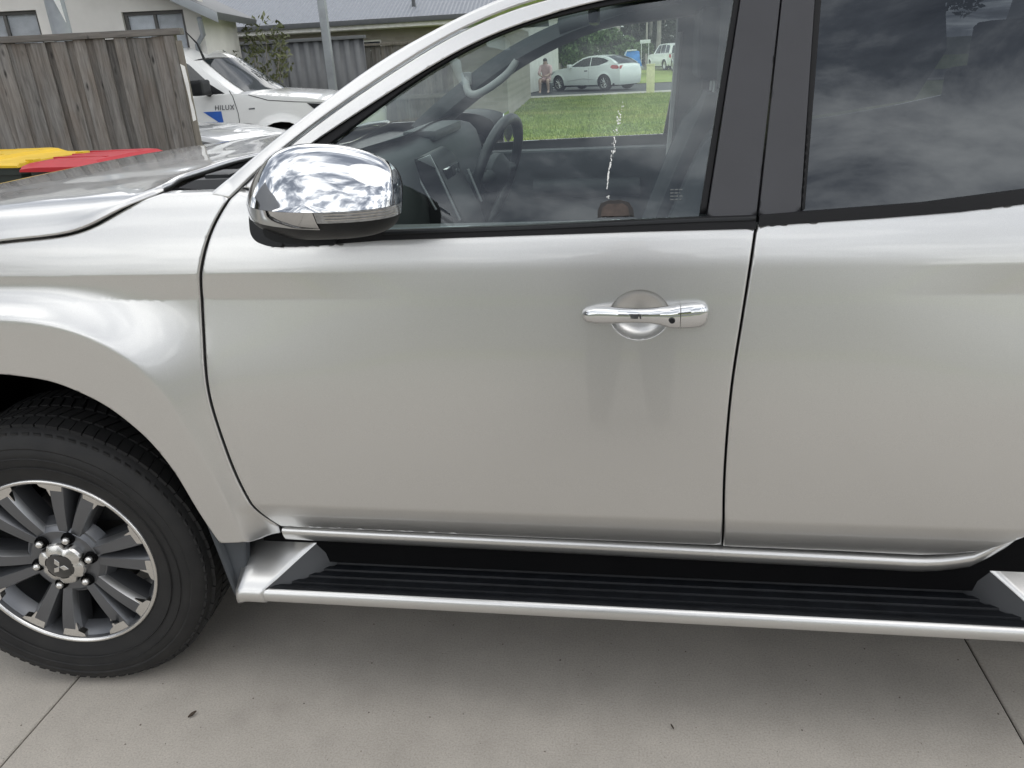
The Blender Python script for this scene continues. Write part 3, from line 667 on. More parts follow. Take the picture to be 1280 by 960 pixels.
# cowl under the windscreen and wiper
rows = []
for y in np.linspace(.10, 1.70, 40):
    m_ = min(y, 1.8-y); e_ = .10*smst(.45, .9, m_)
    rows.append([(.36+e_, y, 1.195), (.44+e_, y, 1.208), (.50+e_*.9, y, 1.206), (.59+e_*.6, y, 1.222), (.70+e_*.3, y, 1.262)])
loft('cowl_panel', rows, blackp, truck, angle=50)
loft('cowl_rubber', [[(.432-.022*smst(.12, .24, y)+.10*smst(.45, .9, y), y, 1.214+dz+.008*smst(.1, .6, y)) for dz in (0, .012, .022)] for i, y in enumerate(np.linspace(.115, .9, 24))], seal, truck)
wip = tube('wiper_arm', [(.50, .22, 1.240), (.56, .30, 1.262), (.60, .42, 1.285), (.60, .75, 1.30)], [.012, .010, .007, .006], blackp, truck, 8)
box('wiper_pivot', (.475, .17, 1.222), (.535, .25, 1.258), blackp, truck, .012)
panel('cowl_corner', [(.44, 1.2375), (.53, 1.232), (.56, 1.238), (.56, 1.25), (.47, 1.25)], lambda x, z: .115+(z-1.23)*1.5+0*x, blackp, truck, thick=.05, step=.02, edge=0)
# windscreen
rows = []
for t in np.linspace(0, 1, 14):
    row = []
    x0, z0 = .60+t*.78, 1.258+t*.40-.05*t*(1-t)*-1.6; y0 = .115+t*.15
    for s_ in np.linspace(-1, 1, 22):
        y = .9+s_*(.9-y0); row.append((x0+.02-(1-s_*s_)*(.13-.05*t), y, z0+.012*(1-s_*s_)))
    rows.append(row)
loft('windscreen', rows, glass_far, truck)
# roof
rows = []
for x in np.linspace(1.30, 2.58, 20):
    zr = interp(x, [p[0] for p in pil_o], [p[1] for p in pil_o]); yr = float(G(x, zr))+.012; cr = interp(x, [1.12, 1.25, 1.45, 1.7, 2.2, 2.58], [.02, .045, .075, .09, .095, .085])
    rows.append([(x+(.16*(1-abs(s_)**2.5))*max(0, 1-(x-1.12)/.5)*.0, .9+s_*(.9-yr), zr+cr*(1-abs(s_)**2.6)) for s_ in np.linspace(-1, 1, 25)])
loft('roof', rows, silver, truck)
loft('roof_lining', [[(x, y, z-.035) for x, y, z in r[1:-1]] for r in rows[1:]], trim_in, truck)
loft('cab_rear_wall', [[(2.58, .9+s_*(.9-interp(z, [.5, 1.15, 1.63], [.05, .05, .24])), z) for s_ in (-1, -.5, 0, .5, 1)] for z in (.5, 1.15, 1.63, 1.70)], silver, truck)
# --- side mirror
mo = D['mir_out']; cxm, czm = .846, 1.252
mo = [np.array(p) for p in mo]; moC = mo+[mo[0]]
mp_ = []
for i in range(len(mo)):
    p0, p1, p2, p3 = mo[i-1], mo[i], mo[(i+1) % len(mo)], mo[(i+2) % len(mo)]
    for t in (0, .25, .5, .75): mp_.append(.5*((2*p1)+(-p0+p2)*t+(2*p0-5*p1+4*p2-p3)*t*t+(-p0+3*p1-3*p2+p3)*t**3))
break_z = lambda x: 1.2389
low_z = lambda x: interp(x, [.70, .7131, .8443, .8748, .99], [1.2121, 1.2121, 1.2066, 1.222, 1.222])
def mirror_dome(y0, depth, sc=1.0, dx=0.0, back=.07):
    bm = bmesh.new(); rows = []
    for j in range(-1, 22):
        if j < 0: s_, d_ = 1.0, -back
        else:
            u = j/21; s_ = (1-u**2.6)**(1/2.4); d_ = depth*u
        row = []
        for p in mp_:
            x, z = cxm+(p[0]-cxm)*s_*sc+dx*d_, czm+(p[1]-czm)*s_*sc
            y = y0-d_
            row.append((x, y, z))
        rows.append(row)
    V, F = grid_geo(rows, True); vv = [bm.verts.new(v) for v in V]
    for f in F: bm.faces.new([vv[i] for i in f])
    bm.faces.new(vv[-len(mp_):])
    bmesh.ops.remove_doubles(bm, verts=bm.verts, dist=1e-5)
    bmesh.ops.bisect_plane(bm, geom=list(bm.verts)+list(bm.edges)+list(bm.faces), plane_co=(0, 0, 1.2389), plane_no=(0, 0, 1))
    for v in bm.verts:
        x, y, z = v.co; d_ = y0-y; zb = 1.2389
        if d_ > -.01:
            k_ = min(1, (d_+.01)/.02)
            if z >= zb: y += .34*(z-zb)*k_
            else: y += min(.03, (zb-z)*.42)*k_                        # underside facet
        q_ = max(0, (cxm+.035)-x); y += 2.3*q_*q_                       # nose end sweeps back
        v.co.y = y; v.co.x -= .36*2.3*q_*q_
        if d_ < 0: v.co.x += -.5*(-d_)-.10*(-d_)*(x-cxm)/.14; v.co.z += (czm-z)*(-d_)*1.2
    bmesh.ops.recalc_face_normals(bm, faces=bm.faces)
    return bm
def cut(bm, co, no):                        # keep the side the normal points to
    bmesh.ops.bisect_plane(bm, geom=list(bm.verts)+list(bm.edges)+list(bm.faces), plane_co=co, plane_no=no, clear_inner=True)
mir = bpy.data.objects.new('side_mirror', None); link(mir, truck); mir.empty_display_size = .05
MY, MD = -.115, .085
b = mirror_dome(MY, MD); cut(b, (.849, 0, 1.23905), (.0, 0, 1)); from_bm('chrome_cap', b, chrome, mir, True, 28)
b = mirror_dome(MY, MD); cut(b, (.849, 0, 1.2386), (0, 0, -1)); cut(b, (.858, 0, 1.222), (-.035, 0, .0)); cut(b, (.85, 0, 1.2066), (.03, 0, 1)); from_bm('chrome_lower_strip', b, chrome, mir, True, 28)
b = mirror_dome(MY-.001, MD); cut(b, (.849, 0, 1.2386), (0, 0, -1)); cut(b, (.860, 0, 1.222), (.035, 0, 0)); cut(b, (.9, 0, 1.2195), (.0, 0, 1)); from_bm('indicator_lens', b, lensm, mir, True, 28)
for zz in (1.2245, 1.2295, 1.2345):
    b = mirror_dome(MY-.0022, MD); cut(b, (.9, 0, zz), (0, 0, 1)); cut(b, (.9, 0, zz+.0012), (0, 0, -1)); cut(b, (.875, 0, 1.22), (1, 0, 0)); from_bm('indicator_rib', b, alloy_m, mir, True, 28)
b = mirror_dome(MY+.002, MD, .985); cut(b, (.9, 0, 1.221), (0, 0, -1)); from_bm('lower_housing', b, blackp, mir, True, 28)
b = mirror_dome(MY+.03, MD*.3, .86, back=.05); bmesh.ops.translate(b, verts=b.verts, vec=(.004, .03, -.004)); from_bm('mirror_shell', b, blackp, mir, True, 28)
# arm to the door
rows = []
for t in np.linspace(0, 1, 8):
    c = Vector((.775-.075*t, -.11+.17*t, 1.192-.004*t)); w_, h_ = .050-.008*math.sin(t*3.14)+.012*t, .022+.016*t
    rows.append([(c.x+w_*math.cos(a), c.y, c.z+h_*math.sin(a)) for a in np.linspace(0, 2*math.pi, 16, endpoint=False)])
loft('mirror_arm', rows, blackp, mir, closed=True, caps=True)
panel('mirror_base', smooth_poly([(.632, 1.225), (.628, 1.19), (.632, 1.150), (.668, 1.136), (.70, 1.1355), (.80, 1.138)], 3)+[(.82, 1.165), (.80, 1.30), (.71, 1.262), (.634, 1.236)], lambda x, z: np.minimum(S(x, z), G(x, z))-.016, blackp, mir, thick=.03, step=.011, edge=0)
# --- far side mirror seen through the cabin
fm = bpy.data.objects.new('far_side_mirror', None); link(fm, truck)
b = mirror_dome(0, .09, 1.0, back=.10)
Mx = Matrix.Translation((-.108, 1.97, -.075)) @ Matrix.Scale(-1, 4, (0, 1, 0)); b.transform(Mx); bmesh.ops.recalc_face_normals(b, faces=b.faces); from_bm('mirror_housing', b, blackp, fm, True, 30)
prism('mirror_glass', [(-.085, -.055), (.06, -.065), (.085, -.04), (.09, .035), (.06, .065), (-.07, .06), (-.095, .03), (-.1, -.03)], 0, .004, chrome, fm, 0, axis='x', M=Matrix.Translation((.852, 1.955, 1.18)))
tube('mirror_arm', [(.72, 1.72, 1.13), (.74, 1.90, 1.13)], .035, blackp, fm, 10)

# --- front wheel
def make_wheel(hero=True):
    w = bpy.data.objects.new('wheel', None); link(w, truck); w.empty_display_size = .1
    R = .372
    ty = lathe('tyre', [(.232, .012), (.240, .006), (.250, .004), (.262, .0), (.285, -.006), (.305, -.009), (.318, -.0085), (.322, -.0065), (.326, -.0085), (.340, -.004), (.350, .004), (.355, .010), (.359, .018), (.364, .034), (.3665, .06), (.3665, .20), (.360, .235), (.33, .258), (.24, .250)], MATS['tyre rubber'], w, 120, 30)
    # tread blocks: shoulder lugs and centre ribs
    V = []; F = []
    def block(a0, a1, y0, y1, r0, r1, sk=0.0):
        bb = len(V)
        for r in (r0, r1):
            for a, yy in ((a0, y0), (a1, y0), (a1+sk, y1), (a0+sk, y1)): V.append((r*math.cos(a), yy, r*math.sin(a)))
        for f in ((4,5,6,7), (0,1,5,4), (1,2,6,5), (2,3,7,6), (3,0,4,7)): F.append(tuple(bb+i for i in f))
    n = 84; dA = 2*math.pi/n
    for i in range(n):
        a = i*dA; s2 = .35*dA if i % 2 else 0
        block(a, a+dA*.90, .026+(.002 if i % 2 else 0), .068, .354, .3700, .25*dA)
        block(a+.1*dA, a+dA*.88, .076, .122, .360, .3715, -.5*dA); block(a, a+dA*.78, .130, .174, .360, .3715, .5*dA); block(a+.1*dA, a+dA*.88, .182, .23, .356, .3705, -.2*dA)
        # zig-zag sipe lips on the shoulder wall
        block(a+.05*dA, a+dA*.62, .0065, .026, .342+(.005 if i % 2 else 0), .357, .35*dA)
    tb = mesh('tread', V, F, MATS['tyre rubber'], w); tb['kind'] = 'stuff'
    # raised lettering-like band is plain: two fine rings
    for rr in (.300, .2755): lathe('sidewall_ring', [(rr-.0015, -.0055-.003*(rr > .29)), (rr, -.0085-.003*(rr > .29)), (rr+.0015, -.0055-.003*(rr > .29))], MATS['tyre rubber'], ty, 96)
    rim = lathe('rim', [(.238, .020), (.2385, .008), (.236, .0045), (.2325, .0035), (.2285, .006), (.226, .014), (.222, .030), (.215, .09), (.205, .21), (.232, .235)], alloy_d, w, 96, 35)
    lathe('machined_lip', [(.2375, .0065), (.2362, .0032), (.233, .0022), (.2285, .0035), (.2265, .0075)], alloy_m, rim, 96, 60)
    brake = lathe('brake_disc', [(0, .12), (.150, .12), (.155, .125), (.155, .14), (0, .145)], disc_m, w, 48)
    box('brake_caliper', (.06, .085, .07), (.15, .17, .165), blackp, w, .015)
    lathe('hub_plate', [(0, .026), (.084, .024), (.094, .032), (.098, .055), (.09, .075)], alloy_d, rim, 48, 40)
    A0 = rad(8)
    def pt(r, a, y): return (r*math.cos(a), y, r*math.sin(a))
    for k in range(6):
        a = A0+k*math.pi/3
        for sgn in (-1, 1):
            # spoke: lofted bar from hub to rim, dished
            rows = []
            for u in np.linspace(0, 1, 9):
                r = .068+u*.160; ac = a+sgn*(.165+.015*u); hw = (.0165+.0105*u)/r
                yf = .028-.012*math.sin(u*math.pi)*.4-.014*u; yb = .085-.01*u
                rows.append([pt(r, ac-hw*1.05, yb), pt(r, ac-hw, yf+.016), pt(r, ac-hw*.62, yf), pt(r, ac+hw*.62, yf), pt(r, ac+hw, yf+.016), pt(r, ac+hw*1.05, yb)])
            sp_ = loft('spoke', rows, alloy_d, rim, closed=True, caps=True, angle=30); sp_.data.materials.append(alloy_b)
            for p_ in sp_.data.polygons:
                if p_.index < 48 and p_.index % 6 == (1 if sgn < 0 else 3): p_.material_index = 1
            # machined bracket at the spoke tip
            ao = a+sgn*.195
            V = []; th = .0035
            poly2 = [(.2285, ao-sgn*.085), (.2285, ao+sgn*.185), (.2165, ao+sgn*.165), (.2095, ao+sgn*.098), (.188, ao+sgn*.080), (.193, ao-sgn*.062), (.2095, ao-sgn*.075)]
            nP = len(poly2); V = [pt(r, t, .0105+(.2285-r)*.16) for r, t in poly2]+[pt(r, t, .03) for r, t in poly2]
            Fq = [tuple(range(nP))]+[(i, (i+1) % nP, nP+(i+1) % nP, nP+i) for i in range(nP)]
            bm = bmesh.new(); vv = [bm.verts.new(v) for v in V]
            for f in Fq: bm.faces.new([vv[i] for i in f])
            from_bm('machined_spoke_tip', bm, alloy_m, rim, True, 20)
        # stepped pocket wall at the foot of each window
        aw = a+math.pi/6
        rows = [[pt(r, aw+t, y) for t in np.linspace(-.22, .22, 7)] for r, y in ((.205, .055), (.214, .034), (.222, .022), (.229, .013))]
        loft('window_ledge', rows, alloy_d, rim, angle=30)
        rows = [[pt(r, aw+t, y) for t in np.linspace(-.36, .36, 7)] for r, y in ((.075, .027), (.098, .034), (.112, .058))]
        loft('hub_web', rows, alloy_d, rim, angle=30)
        ln_ = lathe('lug_nut', [(0, -.014), (.005, -.0135), (.0085, -.010), (.0095, -.004), (.0095, .018)], alloy_m, w, 16, 40); ln_.location = pt(.0700, a, .018)
        lathe('lug_recess', [(.0105, .0), (.0145, -.004), (.0160, .004), (.016, .02)], dkgap, w, 18, 40).location = pt(.0700, a, .020)
    # centre cap
    pts = []
    for i in range(72):
        t = 2*math.pi*i/72; pts.append((t, .0580-.0085*math.cos(6*(t-A0))**2*(1 if math.cos(6*(t-A0)) > 0 else 0)))
    rows = [[pt(r*f, t, y) for t, r in pts] for f, y in ((1.0, .03), (1.0, .012), (.94, .006), (.80, .002), (.62, .0))]
    cap = loft('centre_cap', rows, alloy_m, w, closed=True, angle=30)
    lathe('cap_badge_disc', [(0, -.0005), (.0325, -.0005), (.035, .001), (.0355, .004)], MATS['gloss black'], cap, 40)
    for j in range(3):
        t = rad(90+120*j)+rad(14); ux, uz = math.cos(t), math.sin(t); vx, vz = -uz, ux; L, h = .0235, .0072
        q = [(0, 0), (L*.5*ux+h*vx, L*.5*uz+h*vz), (L*ux, L*uz), (L*.5*ux-h*vx, L*.5*uz-h*vz)]
        prism('badge_diamond', [(a_, b_) for a_, b_ in q], -.0028, -.0004, alloy_m, cap, .0004, 1)
    va = tube('valve_stem', [(.206*math.cos(-1.1), .02, .206*math.sin(-1.1)), (.190*math.cos(-1.1), -.0, .190*math.sin(-1.1))], .004, blackp, w, 8)
    return w
b_ = NB('tyre rubber'); v_ = b_.coord(); b_.set(base=b_.ramp(b_.noise(v_, 14, 6), [(.35, (.007, .007, .0074)), (.7, (.0145, .014, .0136))]), rough=.72); b_.bump(b_.noise(v_, 160, 3), .2, .002)
simple('gloss black', (.008, .008, .009), .08, coat=1.0)
wheel = make_wheel(); wheel.location = (.004, -.012, .372); wheel.rotation_euler = (0, 0, rad(5))
rear_wheel = copy_tree(wheel, truck); rear_wheel.location = (3.0, .012, .372); rear_wheel.rotation_euler = (0, rad(25), 0)
fwheel = copy_tree(wheel, truck); fwheel.location = (0, 1.788, .372); fwheel.rotation_euler = (0, 0, rad(180))
rwheel2 = copy_tree(wheel, truck); rwheel2.location = (3.0, 1.788, .372); rwheel2.rotation_euler = (0, 0, rad(180))
# wheel-arch liner and mud flap
lp = smooth_poly(af+arch, 2)
loft('wheel_arch_liner', [[(a*1.01, y, .372+(b-.372)*1.015) for a, b in lp] for y in (.0, .12, .3, .55)], dkgap, truck, angle=60)
box('wheel_well_back', (-.55, .5, .3), (.6, .55, 1.0), dkgap, truck)
rows = []
for z in np.linspace(.60, .285, 12):
    t = (.60-z)/.315; xf = .408+.055*t-.02*t*t; row = []
    for y in np.linspace(-.004+.012*t**3, .26, 10): row.append((xf+.004*math.sin(y*30), y, z+(.02*max(0, 1-(y+.004)/.04)**2 if z < .3 else 0)))
    rows.append(row)
mf = loft('mud_flap', rows, flap, truck); mf.modifiers.new('t', 'SOLIDIFY').thickness = .012
panel('flap_edge', [(.405, .60), (.418, .56), (.452, .468), (.49, .468), (.478, .40), (.462, .30), (.448, .284), (.436, .30), (.425, .42), (.408, .54)], lambda x, z: .012+0*x, flap, truck, thick=.02, step=.02, edge=.006)

# --- side step
step = bpy.data.objects.new('side_step', None); link(step, truck)
X0, X1 = .500, 2.215
lp_ = [(-.028, .3515), (-.034, .3505), (-.0385, .346), (-.0400, .335), (-.0385, .323), (-.032, .317), (-.02, .315)]
loft('step_rail', [[(x, y, z) for y, z in lp_] for x in np.linspace(X0+.03, X1+.2, 30)], silver, step, angle=60)
tr = []                                    # tread cross-section with ribs
ty_ = -.031
for i in range(5):
    y0 = -.031+i*.0265; 
    if i == 0: tr += [(-.031, .347), (-.0285, .353), (-.020, .3545), (-.012, .353), (-.009, .3475)]
    else: tr += [(y0+.004, .3465), (y0+.006, .351), (y0+.016, .351), (y0+.018, .3465)]
tr += [(.095, .3465), (.118, .3465), (.122, .350), (.126, .372), (.13, .41)]
loft('step_tread', [[(x, y, z) for y, z in tr] for x in np.linspace(X0+.02, X1+.05, 60)], MATS.get('step rubber') or simple('step rubber', (.007, .008, .010), .42, spec=.3, bump=.25, bs=120, var=.3, vs_=20), step, angle=25)
box('step_beam', (X0+.05, .0, .305), (X1+.2, .12, .335), dkgap, step)
def end_cap(x0, sgn):
    f = lambda x: x0+sgn*x
    rows = []
    # rows from the outer bottom lip, up and inwards to the sill
    for (y, z, xa, xb) in ((-.010, .314, -.01, .055), (-.034, .315, -.014, .052), (-.040, .320, -.017, .050), (-.0425, .336, -.017, .050), (-.040, .347, -.017, .051), (-.034, .3545, -.018, .055), (-.01, .368, -.020, .078), (.03, .391, -.023, .113), (.07, .413, -.024, .148), (.10, .428, -.018, .172)):
        n = 9; rows.append([(f(xa+(xb-xa)*k/(n-1)), y, z-(.006*(1-min(1, k/1.5))) ) for k in range(n)])
    o = loft('step_end_cap', rows, silver, step, angle=60)
    m = o.modifiers.new('t', 'SOLIDIFY'); m.thickness = .006; m.offset = 1 if False else -1
    # dark moulded ramp between cap and tread
    rows = [[(f(xa), y, z), (f(xa+.03), y+.01, z-.02), (f(xa+.045), y+.014, .3465)] for y, z, xa in ((-.034, .3535, .053), (-.01, .366, .076), (.03, .389, .111), (.07, .411, .146), (.10, .426, .170))]
    loft('step_end_ramp', rows, simple('step ramp plastic', (.035, .037, .04), .45) if 'step ramp plastic' not in MATS else MATS['step ramp plastic'], step, angle=60)
end_cap(.484, 1); end_cap(2.262, -1)

# --- underbody, tub and nose (mostly out of view)
box('underbody', (-.7, .22, .33), (4.1, 1.58, .52), dkgap, truck, .03)
box('chassis_rail', (.4, .14, .36), (2.4, .22, .46), dkgap, truck, .02)
tubp = [(2.60, 1.28), (2.60, .62), (2.64, .50), (2.50, .5), (2.44, .85)]
panel('tub_side', [(2.53, 1.27), (2.53, .95), (2.5, .86), (2.56, .70), (2.64, .78), (2.8, .87), (3.0, .895), (3.2, .87), (3.38, .77), (3.48, .62), (3.52, .50), (4.15, .56), (4.2, .8), (4.2, 1.29)], lambda x, z: S(x, np.clip(z, .5, 1.2)), silver, truck, thick=.03, step=.04, edge=.006, mirror=True)
box('tub_floor', (2.6, .08, .80), (4.15, 1.72, .86), blackp, truck); box('tailgate', (4.15, .1, .62), (4.2, 1.7, 1.28), silver, truck, .02)
loft('rear_arch_liner', [[(3.0+a*1.0, y, .372+(b-.372)*1.02) for a, b in lp] for y in (.02, .3, .5)], dkgap, truck, angle=60)
rows = []
for z, xo in ((.30, -.80), (.45, -.94), (.62, -1.0), (.80, -1.02), (.95, -1.01), (1.04, -.97), (1.09, -.93)):
    rows.append([(xo+.30*abs(s_)**3.2, .9+s_*.84, z) for s_ in np.linspace(-1, 1, 21)])
loft('front_bumper', rows, silver, truck)
prism('grille', [(.45, .62), (1.35, .62), (1.42, .98), (.38, .98)], -1.035, -1.0, blackp, truck, .01, axis='x')
for y in (.20, 1.60): box('headlight', (-1.0, y-.16, .92), (-.72, y+.16, 1.05), lensm, truck, .03)

# --- cabin interior
inn = simple('cabin glass cluster', (.3, .32, .33), .2)
# dashboard: section swept across the cabin
dsec = [(.50, 1.195), (.58, 1.222), (.66, 1.236), (.71, 1.236), (.748, 1.226), (.772, 1.200), (.786, 1.15), (.80, 1.08), (.80, .95), (.78, .80), (.76, .60)]
rows = []
for y in np.linspace(.10, 1.70, 40):
    hood = .012*math.exp(-((y-1.25)/.18)**2)
    rows.append([(x, y, z+hood*(1 if .64 < x < .76 else 0)) for x, z in dsec])
dash = loft('dashboard', rows, trim_in, truck, angle=50)
brt = simple('brushed cabin trim', (.45, .46, .47), .3, .8)
for k, (a_, b_) in enumerate((((.764, .75, 1.189), (.824, .75, 1.067)), ((.834, .75, 1.180), (.890, .75, 1.036)), ((.923, .75, 1.175), (.955, .75, 1.086)))):
    m_ = [(a_[0]+(b_[0]-a_[0])*t, a_[1], a_[2]+(b_[2]-a_[2])*t) for t in np.linspace(0, 1, 6)]
    tube('vent_trim', m_, .004, brt, dash, 8)
prism('vent_bezel', [(.785, 1.205), (.821, 1.217), (.838, 1.178)], .745, .752, brt, dash, .002)
prism('centre_console', [(.76, 1.20), (.80, 1.215), (.83, 1.19), (.90, 1.03), (.96, .80), (.76, .80)], .76, 1.02, blackp, dash, .02, 3)
box('air_vent', (.775, .16, 1.10), (.805, .33, 1.185), blackp, dash, .008)
box('centre_screen', (.835, .80, 1.08), (.852, .98, 1.17), MATS['gloss black'], dash, .006)
tube('vent_pod_edge', [(.66, .17, 1.240), (.73, .17, 1.238), (.78, .17, 1.20), (.80, .17, 1.13), (.81, .17, 1.06)], .005, brt, dash, 8)
box('instrument_hood', (.66, 1.05, 1.222), (.77, 1.45, 1.256), trim_in, dash, .02)
# steering wheel
sw = bpy.data.objects.new('steering_wheel', None); link(sw, truck); sw.location = (.918, 1.24, 1.095); sw.rotation_euler = (0, rad(-71), rad(-11))
n = 48; path = [(.182*math.cos(2*math.pi*i/n), .182*math.sin(2*math.pi*i/n), 0) for i in range(n+1)]
tube('wheel_rim', path, .0165, simple('dark leather', (.035, .037, .04), .45), sw, 12)
V, F = [], []
lathe_h = lathe('hub', [(0, -.045), (.035, -.042), (.060, -.025), (.068, .0), (.05, .03), (0, .05)], trim_in, sw, 28); lathe_h.rotation_euler = (rad(-90), 0, 0)
for a in (0, 180, 270): t = rad(a); tube('spoke', [(.05*math.sin(t), .05*math.cos(t), .0), (.17*math.sin(t), .17*math.cos(t), .0)], [.022, .015], trim_in, sw, 8)
for s_ in (-1, 1): box('switch_pad', (-.02, s_*.095-.018, .012), (.03, s_*.095+.018, .026), brt, sw, .004)
tube('rim_inlay', [(.17*math.cos(t), .17*math.sin(t), .012) for t in np.linspace(-.9, .9, 14)], .004, brt, sw, 6)
tube('column', [(.915, 1.24, 1.095), (.78, 1.24, 1.03)], .04, trim_in, truck, 10)
# seats
def seat(y):
    s_ = bpy.data.objects.new('front_seat', None); link(s_, truck)
    rows = []
    for t in np.linspace(0, 1, 14):
        z = .72+t*.60; x = 1.40+t*.20+.03*t*t; w_ = (.235+.02*math.sin(t*3.1))*(1 if t < .75 else 1-.35*((t-.75)/.25)**2); d_ = .06*(1 if t < .9 else .6)
        rows.append([(x+d_*math.cos(a)*1.0-(.03 if abs(math.sin(a)) > .85 else 0), y+w_*math.copysign(abs(math.sin(a))**.6, math.sin(a)), z+.0*math.cos(a)) for a in np.linspace(0, 2*math.pi, 20, endpoint=False)])
    loft('backrest', rows, seatf, s_, closed=True, caps=True, angle=60)
    bm = bmesh.new(); bm_box(bm, (1.56, y-.13, 1.355), (1.675, y+.13, 1.56)); bevel(bm, .045, 4); from_bm('headrest', bm, seatf, s_)
    for dy in (-.05, .05): tube('headrest_post', [(1.615, y+dy, 1.28), (1.62, y+dy, 1.37)], .006, brt, s_, 8)
    box('cushion', (.95, y-.25, .62), (1.48, y+.25, .78), seatf, s_, .05, 4)
    return s_
seat(.50); seat(1.28)
# rear bench, floor, far door lining, far pillar lining and grab handle
rb_ = box('rear_bench', (2.0, .2, .6), (2.5, 1.6, .78), seatf, truck, .05, 3); box('rear_backrest', (2.40, .2, .75), (2.55, 1.6, 1.35), seatf, truck, .05, 3)
for y in (.45, 1.3): box('rear_headrest', (2.40, y-.12, 1.34), (2.5, y+.12, 1.48), seatf, truck, .04, 3)
box('cabin_floor', (.6, .15, .53), (2.55, 1.65, .58), trim_in, truck)
prism('far_door_lining', [(.80, .5), (1.60, .5), (1.60, 1.105), (1.50, 1.120), (.72, 1.120), (.70, 1.0)], 1.62, 1.70, trim_in, fdoor2, .015, 3)
prism('far_rear_door_lining', [(1.61, .5), (2.45, .5), (2.45, 1.16), (1.61, 1.11)], 1.62, 1.70, trim_in, rdoor2, .015, 3)
tube('far_door_armrest', [(1.0, 1.615, .98), (1.4, 1.60, .98)], .035, trim_in, fdoor2, 10)
loft('far_pillar_lining', [[(x-.012, 1.8-float(G(x, z))-.055, z-.004), (x+.035, 1.8-float(G(x, z))-.085, z-.036), (x+.072, 1.8-float(G(x, z))-.055, z-.052), (x+.075, 1.8-float(G(x, z))-.02, z-.050)] for x, z in [(a, b) for a, b in pil_o if a < 1.5]], trim_in, truck, angle=70)
tube('far_roof_rail_lining', [(1.12, 1.545, 1.535), (1.3, 1.53, 1.562), (1.6, 1.52, 1.582), (2.5, 1.52, 1.585)], .035, trim_in, truck, 10)
prism('far_b_pillar_lining', [(1.505, 1.08), (1.60, 1.08), (1.62, 1.6), (1.52, 1.6)], 1.56, 1.66, trim_in, truck, .015, 2, M=Matrix.Translation((0, .0, 0)))
tube('seat_belt', [(1.525, 1.555, 1.50), (1.50, 1.565, 1.05)], .012, brt if False else lining, truck, 6)
gh = bpy.data.objects.new('grab_handle', None); link(gh, truck)
P = [(.770, 1.585, 1.385), (.775, 1.55, 1.345), (.80, 1.535, 1.328), (.85, 1.53, 1.345), (.905, 1.535, 1.378), (.94, 1.54, 1.405), (.962, 1.555, 1.44), (.965, 1.585, 1.462)]
tube('handle_grip', smooth_poly(P, 2), .0135, lining, gh, 10)
for p in (P[0], P[-1]): box('handle_mount', (p[0]-.018, p[1]-.01, p[2]-.022), (p[0]+.018, p[1]+.03, p[2]+.022), lining, gh, .008)
box('rear_view_mirror', (1.25, .82, 1.52), (1.275, 1.02, 1.585), blackp, truck, .012)
tube('mirror_stem', [(1.25, .92, 1.58), (1.24, .92, 1.64)], .008, blackp, truck, 8)
loft('near_door_lining', [[(x, .115, z) for x in (.66, 1.1, 1.55)] for z in (.5, .8, 1.10, 1.148)], trim_in, fdoor)
box('near_door_top', (.70, .062, 1.135), (1.56, .135, 1.152), trim_in, fdoor, .006)

# ================================================================ ground
def sheet(name, x0, y0, x1, y1, z, mat, kind='structure', n=1):
    o = mesh(name, [(x0,y0,z),(x1,y0,z),(x1,y1,z),(x0,y1,z)], [(0,1,2,3)], mat); o['kind'] = kind; return o
sheet('ground', -300, -300, 300, 300, -.06, dirt)
sheet('lawn', -3.6, 4.9, 40, 28.3, -.02, lawn_m)
sheet('yard', -30, 12.9, -3.62, 40, -.024, asphalt)
sheet('front_lawn', -40, -5.3, 60, -4.6, -.02, lawn_m)
sheet('front_road', -60, -13.0, 60, -5.45, -.03, road_pale)
sheet('opposite_verge', -60, -19.6, 60, -13.15, -.02, lawn_m)
sheet('road', -60, 29.6, 60, 37.5, -.04, asphalt)
sheet('far_verge', -60, 37.6, 60, 62, -.02, lawn_m)
sheet('side_driveway', -12, 6.3, -1.6, 12.8, -.012, concrete_m)
fp = sheet('footpath', -40, 28.3, 40, 29.6, .0, concrete_m)
drive = bpy.data.objects.new('driveway', None); link(drive); drive['kind'] = 'structure'
sheet('joint_filler', -9.4, -4.6, 11.6, 4.9, -.006, dkgap).parent = drive
bm = bmesh.new(); bm_box(bm, (0, 0, -.05), (2.302, 9.5, 0)); bmesh.ops.bevel(bm, geom=[e for e in bm.edges], offset=.003, segments=1, affect='EDGES')
sl = from_bm('concrete_slab', bm, concrete_m, drive, True, 30); sl.location = (-9.292, -4.6, 0)
for i in range(1, 9):
    c = sl.copy(); link(c, drive); c.location = (-9.292+i*2.306, -4.6, 0)
def grass_patch(name, x0, y0, x1, y1, n, h, label, seed):
    rg = np.random.default_rng(seed)
    P = np.c_[x0+(x1-x0)*rg.random(n), y0+(y1-y0)*rg.random(n), np.full(n, -.02)]
    a = rg.random(n)*6.283; w = .010+.012*rg.random(n); hh = h*(.5+.9*rg.random(n)); d = np.c_[np.cos(a), np.sin(a), np.zeros(n)]; t = rg.normal(size=(n, 3))*.35*hh[:,None]; t[:,2] = hh
    V = np.stack([P-d*w[:,None], P+d*w[:,None], P+t], 1).reshape(-1, 3); F = np.arange(3*n).reshape(n, 3)
    o = mesh(name, V.tolist(), F.tolist(), blade_m); o['kind'] = 'stuff'; o['label'] = label; o['category'] = 'grass'; return o
grass_patch('grass', -5, 9.5, 6.5, 28.2, 70000, .055, 'short patchy green lawn between the truck and the street', 5)

